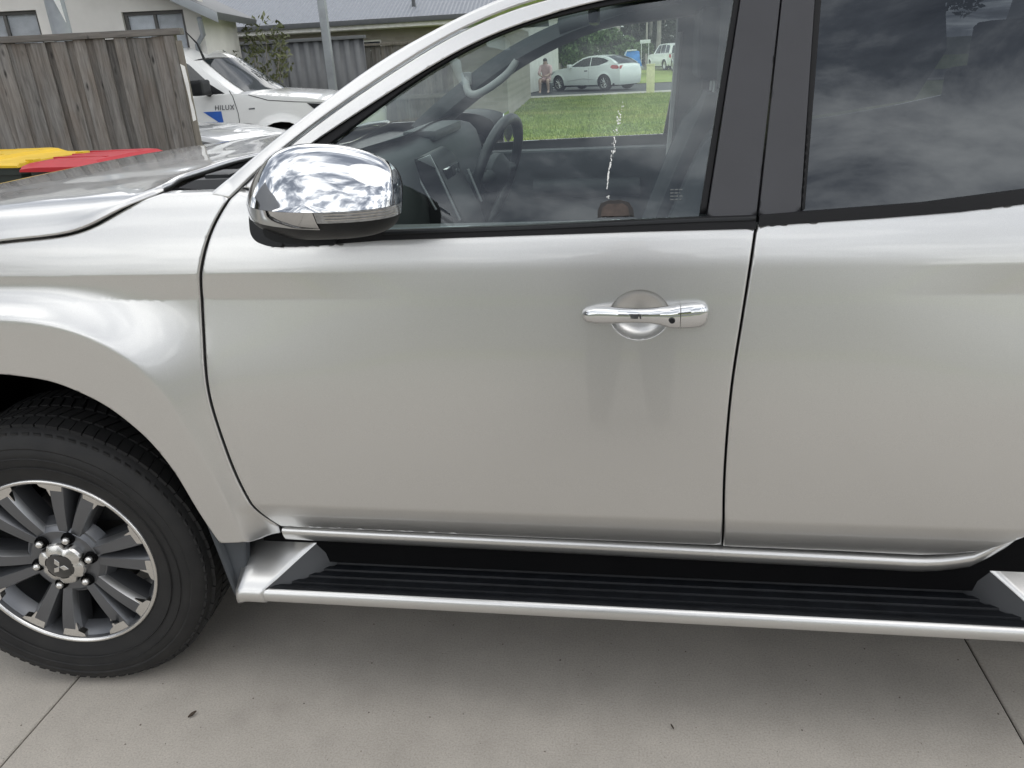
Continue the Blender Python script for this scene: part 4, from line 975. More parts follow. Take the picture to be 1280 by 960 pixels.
# ================================================================ fences
fence = thing('paling_fence', 'tall weathered grey timber paling fence behind the rubbish bins', 'fence', (-2.40, 5.22, -.03), rad(14))
bmm = []
def plank(w, h, t, top_cut=0):
    bm = bmesh.new(); bm_box(bm, (-w/2, -t/2, 0), (w/2, t/2, h)); bmesh.ops.bevel(bm, geom=list(bm.edges), offset=.003, segments=1, affect='EDGES')
    me = bpy.data.meshes.new('paling'); bm.to_mesh(me); bm.free(); me.materials.append(paling); return me
pm = [plank(.108, 1.76, .016), plank(.098, 1.765, .016), plank(.114, 1.755, .016)]
rg = random.Random(4)
for i in range(42):
    back = i % 2
    o = bpy.data.objects.new('paling', pm[rg.randrange(3)]); link(o, fence)
    o.location = (-.125-i*.080+rg.uniform(-.008, .008), .012 if back else -.008+rg.uniform(-.003, .003), .02)
    o.rotation_euler = (rg.uniform(-.008, .008), rg.uniform(-.006, .006), rg.uniform(-.03, .03))
box('capping_rail', (-3.6, -.045, 1.785), (.06, .075, 1.835), capwood, fence, .006)
box('top_rail', (-3.5, .022, 1.50), (.0, .07, 1.58), capwood, fence, .004); box('bottom_rail', (-3.5, .022, .3), (.0, .07, .38), capwood, fence, .004)
box('end_post', (-.10, -.02, 0), (-.01, .09, 1.79), palewood, fence, .006)
box('end_board', (-.085, -.040, .0), (.0, -.022, 1.78), paling, fence, .004); box('end_strip', (.004, -.035, .0), (.05, -.010, 1.74), palewood, fence, .004)
prism('white_strip', [(.006, 1.56), (.040, 1.54), (.046, 1.40), (.040, 1.28), (.047, 1.20), (.046, 1.11), (.018, 1.10), (.020, 1.3)], -.0395, -.0365, whitem, fence)

rg = random.Random(9)
tf = thing('back_timber_fence', 'low brown timber paling fence in front of the tin roofed house', 'fence', (-2.0, 14.2, 0), rad(4))
for i in range(22):
    o = bpy.data.objects.new('paling', pm[rg.randrange(3)]); link(o, tf); o.location = (-2.15+i*.095, rg.uniform(-.004, .006)+(.016 if i % 2 else 0), -.01); o.rotation_euler = (0, rg.uniform(-.006, .006), 0)
box('capping_rail', (-2.25, -.06, 1.76), (.0, .07, 1.80), palewood, tf, .004); box('middle_rail', (-2.2, -.055, .78), (.0, -.012, .86), capwood, tf, .004)
box('end_post', (-.1, -.06, 0), (.01, .05, 1.9), palewood, tf, .005)
cf = thing('steel_panel_fence', 'grey ribbed steel panel fence behind the white pickup', 'fence', (-4.6, 13.4, 0), rad(3))
def ribbed(x0, x1, z0, z1, pitch=.19, d=.022):
    pts = []; x = x0
    while x < x1-.01: pts += [(x, 0), (x+pitch*.42, 0), (x+pitch*.5, d), (x+pitch*.92, d)]; x += pitch
    pts.append((min(x, x1), 0)); return [[(a, b, z) for a, b in pts] for z in (z0, z1)]
for k in range(4):
    x0 = -5.0+k*1.55
    pn = loft('fence_panel', ribbed(x0, x0+1.5, .05, 1.88), cbfence, cf, angle=20); pn.modifiers.new('t', 'SOLIDIFY').thickness = .004
    box('fence_post', (x0-.05, -.03, 0), (x0-.005, .045, 1.92), cbfence, cf, .004)
box('top_rail', (-5.05, -.03, 1.88), (1.2, .045, 1.935), cbfence, cf, .006)
pole = thing('steel_pole', 'tall grey square steel pole between the two back fences', 'pole', (-3.86, 12.7, 0))
box('shaft', (-.065, -.05, 0), (.065, .05, 4.6), greym, pole, .008); box('base_plate', (-.13, -.13, 0), (.13, .13, .02), greym, pole, .003); box('cap', (-.07, -.055, 4.6), (.07, .055, 4.63), greym, pole, .004)

# ================================================================ buildings
def window(parent, x0, x1, z0, z1, y, fm, pane_mat, bars=1, depth=.05, blindm=None):
    """framed window set into a wall that faces -y"""
    w = bpy.data.objects.new('window', None); link(w, parent)
    t = .045
    for n_, lo, hi in (('frame', (x0, y-.005, z0), (x0+t, y+depth, z1)), ('frame', (x1-t, y-.005, z0), (x1, y+depth, z1)), ('frame', (x0+t, y-.005, z1-t), (x1-t, y+depth, z1)), ('frame', (x0+t, y-.005, z0), (x1-t, y+depth, z0+t))): box(n_, lo, hi, fm, w, .004)
    ws = (x1-x0)/(bars+1)
    for i in range(bars+1):
        a = x0+ws*i; b = a+ws
        if i: box('mullion', (a-.02, y+.0, z0+t), (a+.02, y+depth-.002, z1-t), fm, w, .003)
        box('pane', (a+.02, y+.022, z0+t*.6), (b-.02, y+.028, z1-t*.6), pane_mat, w)
        if blindm: box('blind', (a+.01, y+.036, z0+.02), (b-.01, y+.042, z1-.02), blindm, w)
    return w
def wall_with_openings(name, x0, x1, z0, z1, y, t, ops, mat, parent):
    """wall slab facing -y with rectangular openings"""
    xs = sorted({x0, x1, *[o[0] for o in ops], *[o[1] for o in ops]}); bm = bmesh.new()
    for a, b in zip(xs[:-1], xs[1:]):
        zz = [z0]
        for o in sorted([o for o in ops if o[0] <= a+1e-6 and o[1] >= b-1e-6], key=lambda o: o[2]): zz += [o[2], o[3]]
        zz.append(z1)
        for k in range(0, len(zz), 2):
            if zz[k+1]-zz[k] > 1e-4: bm_box(bm, (a, y, zz[k]), (b, y+t, zz[k+1]))
    bmesh.ops.remove_doubles(bm, verts=bm.verts, dist=1e-5)
    # drop the internal faces between neighbouring slabs
    seen = {}
    for f in bm.faces: seen.setdefault(tuple(sorted(v.index for v in f.verts)), []).append(f)
    bm.verts.index_update(); seen = {}
    for f in bm.faces: seen.setdefault(tuple(sorted(v.index for v in f.verts)), []).append(f)
    bmesh.ops.delete(bm, geom=[f for fs in seen.values() if len(fs) > 1 for f in fs], context='FACES_ONLY')
    return from_bm(name, bm, mat, parent, False)
wb = thing('white_rendered_building', 'white rendered building with dark framed windows behind the paling fence', 'building', (-4.30, 9.3, -.10), rad(12))
ops = [(-1.02, -.22, 1.1, 2.34), (-3.0, -2.1, 1.1, 2.42)]
wall_with_openings('wall', -8, 0, 0, 2.15, 0, .2, [(a, b, c, 2.15) for a, b, c, d in ops], render_w, wb)
bm = bmesh.new()                             # upper gable part of the wall, openings reach into it
wall_with_openings('gable_wall', -8, -.0, 2.15, 2.6, 0, .2, [(a, b, 2.15, d) for a, b, c, d in ops], render_w, wb)
for a, b, c, d in ops: window(wb, a, b, c, d, .06, frame_dk, winglass, 1, .06, blind)
box('side_wall', (-.2, .2, 0), (-.001, 1.8, 2.3), render_w, wb)
prism('roof', [(.28, 2.18), (.30, 2.27), (-4, 4.5), (-8.4, 4.5), (-8.4, 4.4), (-4, 4.36)], -.35, 1.9, gutter_d, wb, .01, M=None)
prism('gable_infill', [(-.02, 2.602), (-8, 2.602), (-8, 4.3), (-4, 4.3), (-.45, 2.602)], .0, .2, render_w, wb, smooth=False)
prism('barge_board', [(.31, 2.14), (.31, 2.26), (-4, 4.44), (-4, 4.32)], -.37, -.34, greym, wb, .004)
tube('downpipe', [(.06, -.30, 2.2), (.02, -.12, 2.02), (-.10, -.05, 1.90), (-.10, -.05, 0)], .035, greym, wb, 10)
sp_ = thing('sign_pole', 'wide grey steel pole with white triangular plate above the paling fence', 'pole', (-4.78, 7.1, 0), 0)
bmx = lathe('shaft', [(.1, 0), (.1, 4.5), (0, 4.5)], greym, sp_, 24); bmx.rotation_euler = (rad(90), 0, 0)
prism('plate', [(.06, 2.3), (.16, 2.02), (.13, 2.55), (.05, 2.6)], -.12, -.115, whitem, sp_, M=None); box('clamp', (-.085, -.09, 2.62), (.085, .09, 2.7), greym, sp_, .01)

hs = thing('tin_roofed_house', 'low brick house with pale grey corrugated roof beyond the back fences', 'house', (-9.5, 18.9, -.20), rad(3))
hops = [(3.55, 4.68, 1.05, 2.20), (1.35, 1.95, 1.05, 2.2), ]
wall_with_openings('wall', -3, 7.8, .2, 2.42, 0, .2, hops, mortar, hs)
for a, b, c, d in hops:
    w = window(hs, a, b, c, d, .04, whitewood if a > 3 else frame_dk, winglass, 1, .06); box('transom', (a+.05, .045, 1.94), (b-.05, .09, 1.965), whitewood, w); box('curtain', (a, .5, c), (b, .52, d), navy, w)
rf = loft('roof', [[(x, y, z+(.022 if k % 2 else 0)) for k, x in enumerate(np.arange(-3.6, 8.5, .05))] for y, z in ((-.62, 2.60), (2.0, 3.55), (4.6, 4.5))], tin, hs, angle=10)
prism('roof_far_side', [(4.6, 4.5), (9.5, 2.6), (9.5, 2.55), (4.6, 4.44)], -3.6, 8.5, tin, hs, axis='x')
box('eaves_lining', (-3.6, -.6, 2.42), (8.5, .0, 2.45), whitewood, hs); box('fascia', (-3.6, -.64, 2.43), (8.5, -.615, 2.56), whitewood, hs)
box('gutter', (-3.6, -.74, 2.52), (8.5, -.645, 2.635), gutter_d, hs, .015); box('side_wall', (7.6, .2, .2), (7.79, 9, 2.4), mortar, hs)
tube('roof_vent', [(5.55, .2, 2.85), (5.55, .2, 3.12), (5.45, .15, 3.14)], .05, gutter_d, hs, 10)
prism('hip_cap', [(-.2, 3.1), (.9, 2.86), (.9, 2.92), (-.2, 3.16)], -.1, .0, gutter_d, hs)

# white end wall with downpipe beyond the lawn (seen through the cabin)
eh = thing('white_house_end', 'white house corner with a downpipe at the left edge of the lawn', 'house', (-2.95, 31.0, 0), rad(-8))
box('wall', (-6, 0, 0), (0, .25, 3.2), whitewood, eh, .01); box('side_wall', (-.25, .25, 0), (-.002, 7, 3.2), render_w, eh)
tube('downpipe', [(.05, -.07, 3.2), (.05, -.07, .25), (-.10, -.12, .08), (-.35, -.2, .03)], .05, whitem, eh, 10); box('gutter', (-6, -.25, 3.2), (.2, .0, 3.32), gutter_d, eh, .02)
prism('roof', [(-.4, 3.33), (7.4, 3.33), (3.5, 4.7)], -6.3, .4, tin, eh, axis='x')
lf = thing('lawn_side_fence', 'grey timber fence at the left edge of the lawn', 'fence', (-2.95, 23.9, 0), rad(100))
for i in range(16):
    o = bpy.data.objects.new('paling', pm[i % 3]); link(o, lf); o.location = (-.3+i*.12, .0, -.02); o.scale = (1, 1, .62)
box('capping_rail', (-.4, -.04, 1.08), (1.7, .05, 1.12), capwood, lf, .004)
wbn = thing('dark_wheelie_bin', 'dark green wheelie bin beside the lawn side fence', 'bin', (-2.42, 22.4, 0), rad(15))

# ---------------------------------------------------------------- wheelie bins
def wheelie(root, lidm, w=.58, dpt=.72, H=.98):
    rows = []
    for z, k in ((.06, .80), (.10, .83), (.5, .92), (.90, .99), (H-.02, 1.0), (H, 1.03), (H, 1.06), (H-.05, 1.06)):
        a, b = dpt/2*k, w/2*k; r = .06; row = []
        for (cx, cy, t0) in ((a-r, b-r, 0), (-a+r, b-r, 90), (-a+r, -b+r, 180), (a-r, -b+r, 270)):
            for q in (0, 45, 90): t = rad(t0+q); row.append((cx+r*math.cos(t), cy+r*math.sin(t), z))
        rows.append(row)
    loft('body', rows, binbody, root, closed=True, angle=30, caps=True)
    # lid: raised dome over the front two thirds, low flange to the hinge at +x
    rows = []
    prof_ = [(-dpt/2-.05, .0), (-dpt/2-.045, .026), (-dpt/2+.02, .044), (-dpt/2+.10, .052), (.05, .056), (.115, .052), (.135, .032), (.16, .027), (dpt/2-.04, .024), (dpt/2+.03, .020), (dpt/2+.035, .0)]
    for x, h in prof_:
        ww = w/2+.035; in_ = .05 if h > .05 else .02
        rows.append([(x, -ww, H-.005), (x, -ww, H+h*.38), (x, -ww+in_*.5, H+h*.55), (x, -ww+in_*1.2, H+h), (x, 0, H+h+.006), (x, ww-in_*1.2, H+h), (x, ww-in_*.5, H+h*.55), (x, ww, H+h*.38), (x, ww, H-.005)])
    lid = loft('lid', rows, lidm, root, angle=25, caps=True)
    tube('handle_bar', [(dpt/2+.055, -w/2+.05, H-.02), (dpt/2+.07, 0, H-.015), (dpt/2+.055, w/2-.05, H-.02)], .015, binbody, root, 8)
    for s_ in (-1, 1):
        box('hinge', (dpt/2-.0, s_*.2-.03, H+.005), (dpt/2+.07, s_*.2+.03, H+.035), lidm, lid, .008)
        wl = lathe('wheel', [(0, -.02), (.05, -.022), (.095, -.022), (.1, -.01), (.1, .02), (0, .022)], MATS['tyre rubber'], root, 24); wl.location = (dpt/2-.05, s_*.25, .1)
    for s_ in (-1, 0, 1): box('lid_rib', (-dpt/2+.06, s_*.15-.012, H+.046), (.09, s_*.15+.012, H+.061), lidm, lid, .005)
    for s_ in (-1, 1): box('lid_grip', (-dpt/2-.075, s_*.16-.04, H+.004), (-dpt/2-.03, s_*.16+.04, H+.022), lidm, lid, .006)
    tube('axle', [(dpt/2-.05, -.25, .1), (dpt/2-.05, .25, .1)], .012, greym, root, 8)
ry = thing('red_lid_bin', 'dark wheelie bin with red lid beside the truck bonnet', 'bin', (-1.80, 3.17, 0), rad(-7)); wheelie(ry, redlid, H=.965)
yy_ = thing('yellow_lid_bin', 'dark wheelie bin with yellow lid left of the red lidded one', 'bin', (-2.78, 3.52, 0), rad(-10)); wheelie(yy_, yellowlid, H=.965)
wheelie(wbn, binbody, H=.95)

# ================================================================ other vehicles
def bgcar(root, spec, pm_, wheelmat=alloy_m, detail=True):
    """car facing -x, its left side at y=0 towards -y; x measured from the front axle"""
    W = spec['w']; T = spec['top']; B = spec['bot']; cab = spec['cab']; ra = spec['ra']; wb_ = spec['wb']; wr = spec['wr']
    x0, x1 = T[0][0], T[-1][0]
    def hw(x):
        t = (x-(x0+x1)/2)/((x1-x0)/2); return 0.0+.16*abs(t)**4
    def Sd(x, z):
        t = (np.asarray(x)-(x0+x1)/2)/((x1-x0)/2); zz = np.asarray(z)
        y = .16*np.abs(t)**4 + .22*np.clip(zz-.62, 0, 2)**1.6*.5 + .25*np.clip(.5-zz, 0, 1)**1.5
        for cx in (0, wb_):
            r = np.hypot(np.asarray(x)-cx, zz-wr); y = y-.03*np.clip(1-(r-ra)/.12, 0, 1)**2*(zz < spec.get('flz', .95))
        return y
    def archp(cx): return [(cx+ra*math.cos(t), wr+ra*math.sin(t)) for t in np.linspace(math.pi+.25, -.25, 17) if True]
    bot = [(x0+.06, B)]+[p for p in archp(0)]+[(p[0], p[1]) for p in archp(wb_)]+[(x1-.05, B+.03)]
    bot = [p if p[1] > B else (p[0], B) for p in bot]
    outl = bot+[p for p in T[::-1]]
    side = panel('body_side', outl, Sd, pm_, root, thick=.03, step=.05, edge=.008, mirror=False)
    far = side.copy(); far.data = side.data.copy(); link(far, root)
    for v in far.data.vertices: v.co.y = W-v.co.y
    far.data.flip_normals()
    # top skin: nose, bonnet, belt deck, tail
    rows = []
    for x, z in smooth_poly([(x0+.06, B)]+T+[(x1-.05, B+.03)], 1):
        ye = float(Sd(x, z))+.002; rows.append([(x-.10*(1-s_*s_)*(1 if x < x0+.4 else (-1 if x > x1-.3 else 0))*.9, W/2+s_*(W/2-ye), z+(.035*(1-abs(s_)**3) if z > .7 else 0)) for s_ in np.linspace(-1, 1, 15)])
    loft('body_top', rows, pm_, root, angle=40)
    zb = spec['belt']; tl = spec.get('tumble', .38)
    def Gc(x, z): return float(Sd(0, zb))*0+.07+tl*(np.asarray(z)-zb)+0*np.asarray(x)
    def Gcd(d): return lambda x, z: Gc(x, z)+d
    cs_ = panel('cabin_side', cab, Gcd(0), pm_, root, thick=.02, step=.06, edge=.008)
    cf_ = cs_.copy(); cf_.data = cs_.data.copy(); link(cf_, root)
    for v in cf_.data.vertices: v.co.y = W-v.co.y
    cf_.data.flip_normals()
    names = spec['capnames']
    path = cab[:-1] if spec.get('closed') else cab
    for (i0, i1, nm, mt) in names:
        seg = [path[i] for i in range(i0, i1+1)]; seg = smooth_poly(seg, 2) if len(seg) > 2 else [tuple(np.array(seg[0])*(1-t)+np.array(seg[1])*t) for t in np.linspace(0, 1, 6)]
        rows = []; rows2 = []
        for x, z in seg:
            ye = float(Gc(x, z))+.003; rows.append([(x-spec.get('bulge', .10)*(1-s_*s_)*(1 if nm == 'windscreen' else (-1 if nm == 'rear_window' else 0)), W/2+s_*(W/2-ye), z+(.035*(1-abs(s_)**3) if nm == 'roof' else .012*(1-s_*s_))) for s_ in np.linspace(-1, 1, 13)])
        if mt is None: loft(nm, rows, pm_, root, angle=40)
        else:
            loft(nm+'_surround', rows, pm_, root, angle=40)
            sx_ = -1 if nm == 'windscreen' else 1
            gr_ = [[(x+sx_*.008, y, z+.008) for x, y, z in r[1:-1]] for r in rows]; gr_[0] = [(x+(gr_[1][i][0]-x)*.35, y, z+(gr_[1][i][2]-z)*.35) for i, (x, y, z) in enumerate(gr_[0])]
            loft(nm, gr_, mt, root, angle=40)
    for poly in spec['wins']: panel('side_window', poly, Gcd(-.004), bgglass, root, thick=.006, step=.08, edge=.003)
    for cx in (0, wb_):
        for side_y in (0, 1):
            w_ = bpy.data.objects.new('wheel', None); link(w_, root); w_.location = (cx, .035 if not side_y else W-.035, wr); w_.rotation_euler = (0, rad(15*cx), 0 if not side_y else math.pi)
            lathe('tyre', [(wr*.64, .012), (wr*.70, .0), (wr*.88, -.004), (wr*.97, .012), (wr, .04), (wr, .19), (wr*.9, .21), (wr*.6, .21)], MATS['tyre rubber'], w_, 40)
            if detail:
                rm = lathe('rim', [(wr*.65, .015), (wr*.63, .006), (wr*.60, .012), (wr*.56, .09)], wheelmat, w_, 40)
                for k in range(10):
                    t = 2*math.pi*k/10; tube('spoke', [(.03*math.cos(t), .03, .03*math.sin(t)), (wr*.61*math.cos(t), .018, wr*.61*math.sin(t))], [.022, .014], wheelmat, rm, 6)
                lathe('hub_cap', [(0, .008), (.05, .012), (.06, .03)], wheelmat, rm, 16)
                lathe('brake_disc', [(0, .09), (wr*.5, .09), (wr*.5, .1)], darkcar, w_, 20)
            else: lathe('hub_cap', [(0, .02), (wr*.45, .022), (wr*.64, .012)], wheelmat, w_, 24)
        box('arch_liner', (cx-ra*.98, .10, wr*.6), (cx+ra*.98, W-.10, wr+ra*.96), dkgap, root)
    box('floor_pan', (x0+.25, .1, B-.02), (x1-.25, W-.1, B+.1), dkgap, root)
    return Sd, Gc
def mirror_pod(root, x, y, z, mat, s=1.0):
    bm = bmesh.new(); bm_box(bm, (x-.06*s, y-.20*s, z-.07*s), (x+.07*s, y, z+.08*s)); bevel(bm, .045*s, 4); o = from_bm('door_mirror', bm, mat, root); tube('mirror_foot', [(x, y-.02, z-.05*s), (x, y+.10, z-.07*s)], .025*s, blackp, root, 8); return o
hatch_spec = dict(w=1.78, wb=2.65, wr=.325, ra=.36, B=.2, bot=.20, belt=.93, tumble=.42, flz=.9,
    top=[(-.84, .45), (-.86, .62), (-.72, .74), (-.3, .86), (.35, .945), (.62, .965), (1.6, .98), (2.6, 1.03), (3.10, 1.06), (3.32, 1.00), (3.40, .80), (3.42, .55), (3.40, .35)],
    cab=[(.50, .95), (.95, 1.17), (1.30, 1.33), (1.65, 1.395), (2.1, 1.40), (2.6, 1.34), (2.95, 1.22), (3.22, 1.06), (2.6, .98), (1.6, .95)],
    capnames=[(0, 2, 'windscreen', bgglass), (2, 5, 'roof', None), (5, 7, 'rear_window', bgglass)],
    wins=[[(.74, .985), (1.0, 1.135), (1.33, 1.285), (1.68, 1.345), (1.78, 1.348), (1.80, .99)], [(1.84, .99), (1.82, 1.348), (2.1, 1.345), (2.5, 1.29), (2.80, 1.19), (2.72, 1.14), (2.3, 1.02)]], closed=False)
hb = thing('white_hatchback', 'white three door hatchback parked beyond the lawn, seen through the truck window', 'car', (-1.55, 33.2, -.02), rad(-38))
Sd, Gc = bgcar(hb, hatch_spec, whitepearl); hb.scale = (.93, .93, .93); hb.location.x = -1.62
mirror_pod(hb, .78, .02, 1.02, whitepearl)
panel('tail_light', [(2.95, .93), (3.02, 1.02), (3.28, 1.0), (3.36, .92), (3.30, .86), (3.05, .87)], lambda x, z: Sd(x, z)-.006, redlens, hb, thick=.02, step=.04, edge=.006)
loft('tail_light', [[(3.375+.05*(1-t), .12+t*.30, z) for t in np.linspace(0, 1, 5)] for z in (.86, .93, .99)], redlens, hb)
panel('door_handle', [(1.55, .835), (1.74, .845), (1.74, .80), (1.58, .79)], lambda x, z: Sd(x, z)-.012, darkcar, hb, thick=.02, step=.04, edge=.006)
panel('door_gap', [(1.795, .36), (1.80, .36), (1.812, .95), (1.806, .95)], lambda x, z: Sd(x, z)-.002, seal, hb, thick=.006, step=.05, edge=0)
panel('sill_crease', [(.55, .42), (1.5, .52), (2.1, .46), (2.1, .44), (1.5, .485), (.55, .40)], lambda x, z: Sd(x, z)-.004, silver2, hb, thick=.006, step=.05, edge=.002)
box('number_plate', (3.42, .70, .62), (3.44, 1.06, .74), whitem, hb)
panel('headlight', [(-.70, .66), (-.40, .80), (-.20, .82), (-.38, .70), (-.66, .60)], lambda x, z: Sd(x, z)-.004, lensm, hb, thick=.01, step=.04, edge=.004)

suv_spec = dict(w=1.82, wb=2.7, wr=.35, ra=.39, bot=.28, belt=1.02, tumble=.28, flz=.9,
    top=[(-.85, .5), (-.86, .85), (-.75, .98), (.1, 1.06), (.6, 1.08), (1.8, 1.08), (3.3, 1.09), (3.52, 1.05), (3.58, .8), (3.56, .45)],
    cab=[(.55, 1.06), (1.05, 1.55), (1.35, 1.68), (2.2, 1.72), (3.1, 1.69), (3.38, 1.60), (3.5, 1.07), (2.0, 1.05)],
    capnames=[(0, 2, 'windscreen', bgglass), (2, 5, 'roof', None), (5, 6, 'rear_window', bgglass)],
    wins=[[(.82, 1.10), (1.15, 1.50), (1.35, 1.62), (1.75, 1.65), (1.75, 1.10)], [(1.82, 1.10), (1.82, 1.65), (2.55, 1.66), (2.6, 1.10)], [(2.68, 1.10), (2.66, 1.655), (3.08, 1.63), (3.26, 1.55), (3.34, 1.12)]])
for nm, lab, loc, rz, pm_ in (('parked_car', 'small white car parked far down the street beside the blue load', (2.75, 60, -.02), rad(-70), whitep),
                         ('parked_wagon', 'grey wagon parked between the small white car and the nearest far vehicle', (4.05, 54, -.02), rad(-80), silver2),
                         ('parked_four_wheel_drive', 'pale four wheel drive at the right edge of the far parked cars', (4.45, 50, -.02), rad(-78), whitep)):
    r_ = thing(nm, lab, 'car', loc, rz, 'cars parked far down the street'); bgcar(r_, suv_spec, pm_, detail=False)
    panel('tail_light', [(3.36, .82), (3.38, 1.04), (3.54, 1.03), (3.56, .82)], lambda x, z: -.01+.16*np.abs((np.asarray(x)-1.36)/2.22)**4, redlens, r_, thick=.03, step=.05, edge=.006)
# low silver car whose roof line shows past the fence post
coupe_spec = dict(w=1.7, wb=2.35, wr=.29, ra=.32, bot=.16, belt=.72, tumble=.35, flz=.7,
    top=[(-.70, .35), (-.72, .50), (-.5, .60), (.3, .70), (.6, .735), (1.8, .75), (2.5, .74), (2.95, .70), (3.02, .5), (3.0, .32)],
    cab=[(.45, .72), (1.0, .98), (1.30, 1.075), (1.6, 1.09), (2.0, 1.055), (2.45, .93), (2.80, .755), (1.6, .73)],
    capnames=[(0, 2, 'windscreen', bgglass), (2, 6, 'roof', None)],
    wins=[[(.70, .775), (1.05, .95), (1.32, 1.035), (1.58, 1.045), (1.9, 1.02), (2.3, .92), (2.5, .80)]])
sc_ = thing('low_silver_car', 'low silver car showing only its roof edge in front of the white pickup', 'car', (-4.95, 5.95, 0), rad(2)); bgcar(sc_, coupe_spec, silver2); sc_.scale = (1, 1, .84)
# white pickup with blue decal
hil_spec = dict(w=1.8, wb=3.08, wr=.37, ra=.45, bot=.42, belt=1.14, tumble=.36, flz=1.0, bulge=.22,
    top=[(-.90, .55), (-.93, .85), (-.86, 1.0), (-.35, 1.10), (.35, 1.165), (.62, 1.19), (1.6, 1.16), (2.45, 1.18), (4.2, 1.18), (4.25, .9), (4.25, .6)],
    cab=[(.55, 1.16), (.80, 1.31), (1.17, 1.60), (1.38, 1.745), (1.9, 1.775), (2.5, 1.73), (2.62, 1.62), (2.72, 1.14), (1.6, 1.12)],
    capnames=[(0, 2, 'windscreen', bgglass), (2, 5, 'roof', None), (5, 7, 'cab_back', bgglass)],
    wins=[[(.83, 1.205), (.93, 1.30), (1.22, 1.55), (1.42, 1.665), (1.86, 1.70), (1.88, 1.19)], [(1.97, 1.19), (1.95, 1.69), (2.4, 1.66), (2.52, 1.58), (2.60, 1.2)]])
hx = thing('white_pickup', 'white pickup with black door mirror and blue triangle decal behind the paling fence', 'pickup truck', (-3.08, 8.55, 0), 0)
hx.scale = (-1, 1, 1)
Sd, Gc = bgcar(hx, hil_spec, whitep)
mirror_pod(hx, .93, -.01, 1.27, blackp, 1.25)
panel('mirror_sail', [(.74, 1.19), (.96, 1.32), (.96, 1.19)], lambda x, z: Gc(x, z)-.010, blackp, hx, thick=.01, step=.05, edge=.004)
panel('door_gap', [(.565, .55), (.572, .55), (.575, .95), (.62, 1.15), (.66, 1.22), (.652, 1.224), (.612, 1.15), (.568, .95)], lambda x, z: Sd(x, z)-.003, seal, hx, thick=.006, step=.05, edge=0)
panel('blue_decal', [(1.05, .98), (.80, .98), (.785, .80)], lambda x, z: Sd(x, z)-.003, bluem, hx, thick=.003, step=.05, edge=0)
panel('bonnet_gap', [(.40, 1.165), (.15, 1.09), (-.2, 1.055), (-.55, 1.03), (-.55, 1.024), (-.2, 1.048), (.155, 1.083), (.405, 1.158)], lambda x, z: Sd(x, z)-.003, seal, hx, thick=.006, step=.05, edge=0)
panel('headlight', [(-.80, .99), (-.35, 1.03), (-.50, .90), (-.78, .88)], lambda x, z: Sd(x, z)-.006, blackp, hx, thick=.02, step=.05, edge=.006)
panel('side_badge', [(.42, 1.0), (.34, 1.005), (.34, .985), (.42, .985)], lambda x, z: Sd(x, z)-.004, darkcar, hx, thick=.005, step=.03, edge=.002)
tube('aerial', [(1.00, .22, 1.60), (1.06, .22, 1.80), (1.19, .22, 1.95)], [.018, .012, .006], blackp, hx, 8)
tube('wiper', [(.62, .5, 1.215), (.66, 1.0, 1.235)], .012, blackp, hx, 6)
# badge lettering on the door
tcv = bpy.data.curves.new('badge', 'FONT'); tcv.body = 'HILUX'; tcv.size = .085; tcv.extrude = .002; tcv.space_character = 1.15; tcv.shear = .15
tob = bpy.data.objects.new('badge', tcv); C.objects.link(tob)
dg = bpy.context.evaluated_depsgraph_get(); me = bpy.data.meshes.new_from_object(tob.evaluated_get(dg)); bpy.data.objects.remove(tob, do_unlink=True); me.materials.append(darkcar)
bo = bpy.data.objects.new('badge_lettering', me); link(bo, hx); bo.scale = (-1, 1, 1); bo.location = (.885, float(Sd(.78, 1.0))-.004, .995); bo.rotation_euler = (rad(90), 0, 0)

# ================================================================ things beyond the lawn
bl = thing('blue_covered_load', 'bright blue covered load with pale frame parked beyond the hatchback', 'trailer', (1.45, 48, -.02), rad(10))
bm = bmesh.new(); vs_ = bm_box(bm, (-.45, -.5, .55), (.5, .5, 1.35)); 
for v in vs_:
    if v.co.z > 1: v.co.x *= .75; v.co.y *= .7
bmesh.ops.subdivide_edges(bm, edges=list(bm.edges), cuts=3, use_grid_fill=True)
for v in bm.verts: v.co += Vector((rg.uniform(-.03, .03), rg.uniform(-.03, .03), rg.uniform(-.03, .03)))
from_bm('tarp', bm, bluetarp, bl, True, 40)
tube('frame', [(-.5, -.52, .5), (-.48, -.52, 1.2), (-.35, -.45, 1.42), (.2, -.42, 1.42)], .035, whitem, bl, 6); box('tray', (-.55, -.55, .42), (.6, .55, .55), greym, bl, .02)
for s_ in (-1, 1): lathe('wheel', [(0, -.05), (.2, -.05), (.25, -.03), (.25, .08), (0, .1)], MATS['tyre rubber'], bl, 20).location = (0, s_*.6, .25)
yp = thing('marker_post', 'pale yellow square marker post on the lawn right of the hatchback', 'post', (2.08, 28.2, -.02)); box('post', (-.14, -.10, 0), (.14, .10, .92), yellowpost, yp, .02); box('cap', (-.15, -.11, .92), (.15, .11, .97), yellowpost, yp, .015)
gb_ = thing('green_service_box', 'small green service box on the verge behind the marker post', 'box', (1.55, 38.5, -.02)); box('cabinet', (-.24, -.2, .0), (.24, .2, .62), simple('green cabinet', (.06, .13, .07), .5), gb_, .03); box('cabinet_lid', (-.26, -.22, .62), (.26, .22, .67), MATS['green cabinet'], gb_, .015)
sf = thing('street_sign', 'white two legged street sign frame in front of the far trees', 'sign', (2.05, 50, -.02)); 
for x in (-.02, .42): tube('leg', [(x, 0, 0), (x, 0, 1.95)], .02, whitem, sf, 6)
box('board', (-.10, -.02, 1.76), (.52, .02, 1.96), whitem, sf, .005)
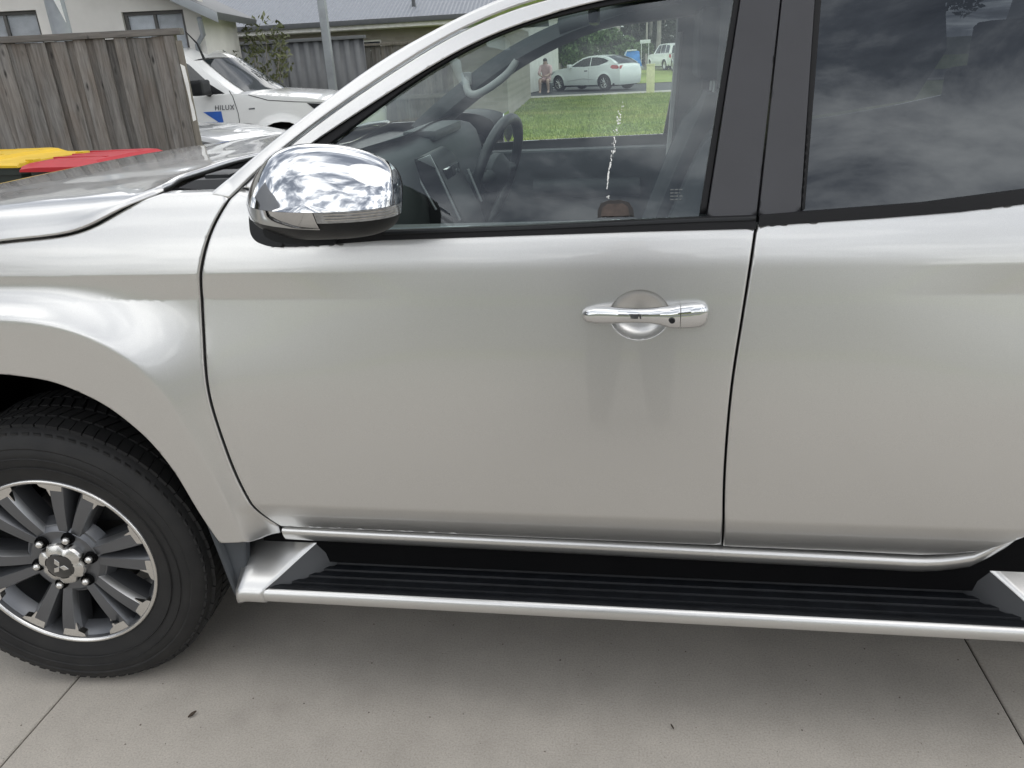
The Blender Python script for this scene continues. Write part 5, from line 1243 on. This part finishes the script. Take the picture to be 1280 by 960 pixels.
pl = thing('grey_letterbox', 'grey letterbox pillar between the white house corner and the person', 'letterbox', (-2.95, 34.5, -.02)); box('pillar', (-.16, -.14, 0), (.16, .14, 1.15), greym, pl, .015); box('cap', (-.2, -.18, 1.15), (.2, .18, 1.2), greym, pl, .01); box('slot', (-.1, -.145, .9), (.1, -.139, .94), blackp, pl)

# person sitting, pink clothes
def skin_body(name, joints, edges, mat, parent, sub=2):
    me = bpy.data.meshes.new(name); me.from_pydata([j[0] for j in joints], edges, []); o = bpy.data.objects.new(name, me); link(o, parent)
    me.materials.append(mat); o.modifiers.new('skin', 'SKIN'); sv = me.skin_vertices[0].data
    for i, j in enumerate(joints): sv[i].radius = j[1] if isinstance(j[1], tuple) else (j[1], j[1])
    sv[0].use_root = True; o.modifiers.new('sub', 'SUBSURF').levels = sub; o.modifiers['sub'].render_levels = sub
    dg = bpy.context.evaluated_depsgraph_get(); m2 = bpy.data.meshes.new_from_object(o.evaluated_get(dg)); m2.polygons.foreach_set('use_smooth', [True]*len(m2.polygons))
    bpy.data.objects.remove(o, do_unlink=True); o2 = bpy.data.objects.new(name, m2); link(o2, parent); return o2
pr = thing('person', 'person in pink sitting low with bare legs in front of the hatchback', 'person', (-1.98, 31.6, -.02), rad(-10))
box('stool', (-.2, .02, 0), (.2, .4, .40), darkcar, pr, .03)
J = [((0, .22, .50), (.17, .14)), ((0, .18, .72), (.15, .11)), ((0, .10, .96), (.19, .10)), ((0, .06, 1.10), (.06, .06)), ((0, .03, 1.22), (.085, .10)), ((0, .03, 1.32), (.06, .07)),
     ((-.11, .10, .50), .10), ((-.16, -.25, .52), .075), ((-.17, -.22, .10), .045), ((-.17, -.34, .05), (.045, .03)),
     ((.11, .10, .50), .10), ((.16, -.25, .52), .075), ((.17, -.20, .10), .045), ((.17, -.32, .05), (.045, .03)),
     ((-.20, .09, 1.0), .06), ((-.25, -.04, .76), .045), ((-.10, -.22, .66), .035), ((-.04, -.26, .66), .03), ((.20, .09, 1.0), .06), ((.25, -.04, .76), .045), ((.10, -.22, .66), .035), ((.04, -.26, .67), .03)]
E = [(0,1),(1,2),(2,3),(3,4),(4,5),(0,6),(6,7),(7,8),(8,9),(0,10),(10,11),(11,12),(12,13),(2,14),(14,15),(15,16),(16,17),(2,18),(18,19),(19,20),(20,21)]
body = skin_body('body', J, E, skin, pr)
def inflate_part(name, src, cond, d, mat, parent):
    bm = bmesh.new(); bm.from_mesh(src.data); bmesh.ops.delete(bm, geom=[f for f in bm.faces if not cond(f.calc_center_median())], context='FACES'); bm.normal_update()
    for v in bm.verts: v.co += v.normal*d
    return from_bm(name, bm, mat, parent, True, None)
inflate_part('shirt', body, lambda c: .62 < c.z < 1.08 and not (c.y < -.1), .015, pinkcloth, pr)
inflate_part('shorts', body, lambda c: .40 < c.z <= .64 and c.y > -.16, .014, pinkcloth, pr)
inflate_part('hair', body, lambda c: c.z > 1.22 or (c.z > 1.1 and c.y > .06), .014, hairm, pr)

# bits on the driveway
def leaf(loc, rz, L, label):
    rows = []
    for t in np.linspace(0, 1, 7):
        w_ = L*.22*math.sin(math.pi*min(1, t*.95+.04))**.8; rows.append([((t-.5)*L, -w_, .004+.006*t*t), ((t-.5)*L, 0, .002+.004*t*t), ((t-.5)*L, w_, .005+.005*t)])
    o = loft('dry_leaf', rows, simple('dry leaf', (.05, .035, .022), .8), None); o.location = loc; o.rotation_euler = (0, 0, rz); tag(o, label, 'leaf', 'dry leaves on the driveway')
leaf((.31, -.09, .001), .9, .022, 'small dark dry leaf on the concrete below the front wheel'); leaf((1.47, -.02, .001), 2.2, .012, 'tiny dark leaf on the concrete below the rear door gap')
gq = np.random.default_rng(8); V = []; F = []
for i in range(260):
    c = np.array([-.3+2.9*gq.random(), -.75+1.3*gq.random(), .0012]); r = .0012+.0022*gq.random()**3; b0 = len(V)
    for j in range(4): a = j*1.571+gq.random(); V.append((c[0]+r*math.cos(a), c[1]+r*math.sin(a), .0006))
    V.append((c[0], c[1], .0006+r*.8)); F += [(b0, b0+1, b0+4), (b0+1, b0+2, b0+4), (b0+2, b0+3, b0+4), (b0+3, b0, b0+4)]
gt = mesh('grit', V, F, simple('grit', (.16, .14, .12), .9, var=.5, vs_=30)); gt['kind'] = 'stuff'; gt['label'] = 'fine grit scattered over the concrete driveway'; gt['category'] = 'grit'
# trees and shrubs
def gum(x, y, h, r, nl, seed, label, lm=leaf_gum):
    g = np.random.default_rng(seed); t = thing('gum_tree', label, 'tree', (x, y, -.05), 0, 'tall gum trees beyond the street'); lean = g.normal()*.02
    P = [(lean*z*z*.05+g.normal()*.05, g.normal()*.05, z) for z in np.linspace(0, h*.85, 7)]; tube('trunk', P, [r*(1-.75*k/6) for k in range(7)], barkm, t, 8)
    cen = []; rd = []; V = []; F = []
    for k in range(7):
        z0 = h*(.45+.07*k); a = g.random()*6.28; L = h*.16*(.6+g.random()*.7); e_ = (P[min(5, 3+k//2)][0]+L*math.cos(a), L*math.sin(a), z0+L*.9); tube_geo([P[min(5, 3+k//3)][0:2]+(z0,), ((e_[0]+0)/2, e_[1]/2, z0+L*.3), e_], [r*.35, r*.25, r*.1], 6, True, V, F); cen.append(e_); rd.append((h*.11,)*3)
    mesh('branches', V, F, barkm, t, True)
    V, F = tree_leaves(nl, cen, rd, .22, g); mesh('crown', V, F, lm, t)
g0 = np.random.default_rng(11)
spots = [(-13.5+.62*k+g0.normal()*.25, 74+g0.random()*22) for k in range(44)]
spots.sort()
for k, (x, y) in enumerate(spots): gum(x, y, 15+g0.random()*6, .10+.13*g0.random(), 1300, 100+k, 'tall pale trunked gum tree in the dense stand beyond the street')
def shrub_mass(name, boxes, n, size, mat, label, seed):
    g = np.random.default_rng(seed); V, F = tree_leaves(n, [b[0] for b in boxes], [b[1] for b in boxes], size, g); o = mesh(name, V, F, mat); o['kind'] = 'stuff'; o['label'] = label; o['category'] = 'undergrowth'; return o
shrub_mass('undergrowth', [((-14+1.1*k, 84+g0.random()*14, 1.1+g0.random()), (1.6, 1.6, 1.2+g0.random()*2.6)) for k in range(36)], 42000, .15, leaf_gum, 'dark undergrowth filling the stand of trees beyond the street', 21)
shrub_mass('far_wood', [((-18+1.6*k, 99+g0.random()*8, 4+g0.random()*5), (2.6, 2.0, 4.5)) for k in range(36)], 30000, .42, leaf_gum, 'dark mass of bush closing the view behind the gum trees', 22)
def shrub(name, label, loc, rx, rz_, n, size, mat, seed, cat='shrub'):
    g = np.random.default_rng(seed); t = thing(name, label, cat, loc)
    cen = []; rd = []; V = []; F = []
    for k in range(16):
        a = g.random()*6.28; q = g.random()**.5; e_ = (rx*q*math.cos(a), rx*q*math.sin(a)*.7, rz_*(.35+.62*g.random())); cen.append(e_); rd.append((rx*.34, rx*.3, rz_*.17)); tube_geo([(0, 0, 0), (e_[0]*.4, e_[1]*.4, e_[2]*.55), e_], [.02, .014, .005], 5, True, V, F)
    mesh('stems', V, F, barkm, t, True); V, F = tree_leaves(n, cen, rd, size, g); mesh('foliage', V, F, mat, t)
shrub('olive_shrub', 'loose olive green shrub between the white building and the steel fence', (-4.35, 10.9, 0), .45, 2.0, 900, .045, leaf_olive, 31)
shrub('roadside_shrub', 'mid green shrub behind the hatchback bonnet', (-2.2, 41, 0), 1.8, 2.9, 5000, .12, leaf_green, 32)
shrub('roadside_shrub', 'broad green shrub above the hatchback roof line', (.2, 52, 0), 2.2, 2.7, 5000, .13, leaf_green, 33)

# ================================================================ the photographer (only seen mirrored in paint, glass and chrome)
ph = thing('person', 'person in grey clothes holding up a phone, mirrored faintly in the truck door', 'person', (1.37, -1.86, 0), 0)
J2 = [((0, -.02, .95), (.17, .12)), ((0, -.02, 1.15), (.15, .11)), ((0, -.02, 1.38), (.20, .11)), ((0, 0, 1.50), (.06, .06)), ((0, .02, 1.60), (.078, .10)), ((0, .02, 1.70), (.06, .075)),
      ((-.10, -.02, .90), .095), ((-.12, .0, .48), .065), ((-.13, -.03, .09), .045), ((-.14, .10, .04), (.045, .035)), ((.10, -.02, .90), .095), ((.12, .0, .48), .065), ((.13, -.03, .09), .045), ((.14, .10, .04), (.045, .035)),
      ((-.20, -.02, 1.40), .06), ((-.25, .12, 1.19), .045), ((-.09, .38, 1.40), .034), ((-.075, .43, 1.43), (.03, .025)), ((.20, -.02, 1.40), .06), ((.25, .12, 1.19), .045), ((.09, .38, 1.40), .034), ((.075, .43, 1.43), (.03, .025))]
pb2 = skin_body('body', J2, E, skin, ph)
inflate_part('jacket', pb2, lambda c: .92 < c.z < 1.47 and c.y < .33, .014, greycloth, ph); inflate_part('trousers', pb2, lambda c: .10 < c.z <= .95, .013, greycloth, ph)
inflate_part('shoes', pb2, lambda c: c.z <= .10, .012, blackp, ph); inflate_part('cap', pb2, lambda c: c.z > 1.66 or (c.z > 1.6 and c.y < .0), .016, hairm, ph)
phn = thing('phone', 'black phone held up by the person mirrored in the truck door', 'phone', (1.362, -1.405, 1.445), YAW); box('case', (-.075, -.006, -.037), (.075, .003, .037), blackp, phn, .004); box('screen', (-.070, -.0075, -.033), (.070, -.0062, .033), MATS['gloss black'], phn)

# ================================================================ behind the camera (seen only in reflections)
nh = thing('brick_house_opposite', 'pale brick house with grey roof across the front lawn, behind the camera', 'house', (0, -20, 0), rad(180))
nops = [(-5, -3, .9, 2.2), (1.5, 3.5, .9, 2.2), (-1.0, .0, .05, 2.15)]
wall_with_openings('wall', -9, 8, 0, 2.6, 0, .2, nops, mortar, nh)
for a, b, c, d in nops[:2]:
    w = window(nh, a, b, c, d, .05, whitewood, winglass, 1, .06); box('curtain', (a, .4, c), (b, .42, d), blind, w)
dr_ = box('door', (-1.0, .06, .05), (0, .11, 2.15), frame_dk, nh, .005); box('handle', (-.15, .03, 1.0), (-.10, .06, 1.12), chrome, dr_, .005)
loft('roof', [[(x, y, z+(.022 if k % 2 else 0)) for k, x in enumerate(np.arange(-9.6, 8.6, .1))] for y, z in ((-.6, 2.55), (4.0, 4.3), (8.6, 2.55))], simple('charcoal steel roof', (.10, .105, .115), .5), nh, angle=10)
box('fascia', (-9.6, -.63, 2.42), (8.6, -.605, 2.56), whitewood, nh); box('gutter', (-9.6, -.74, 2.48), (8.6, -.64, 2.60), gutter_d, nh, .015); box('eaves', (-9.6, -.6, 2.45), (8.6, 0, 2.48), whitewood, nh)

dh = thing('charcoal_house', 'dark clad house with charcoal roof out of frame ahead of the truck', 'house', (-9.0, -2.5, 0), rad(90))
wall_with_openings('wall', -7, 6, 0, 2.6, 0, .2, [(-4, -2, .9, 2.2), (1, 3, .9, 2.2)], MATS['grey steel fence sheet'], dh)
for a in (-4, 1): w = window(dh, a, a+2, .9, 2.2, .05, whitewood, winglass, 1, .06, blind)
prism('roof', [(-.6, 2.5), (-.6, 2.6), (3.6, 5.6), (7.8, 2.6), (7.8, 2.5), (3.6, 5.48)], -7.5, 6.5, MATS['charcoal steel roof'], dh, axis='x', smooth=False)
box('gutter', (-7.5, -.72, 2.46), (6.5, -.61, 2.58), gutter_d, dh, .015)
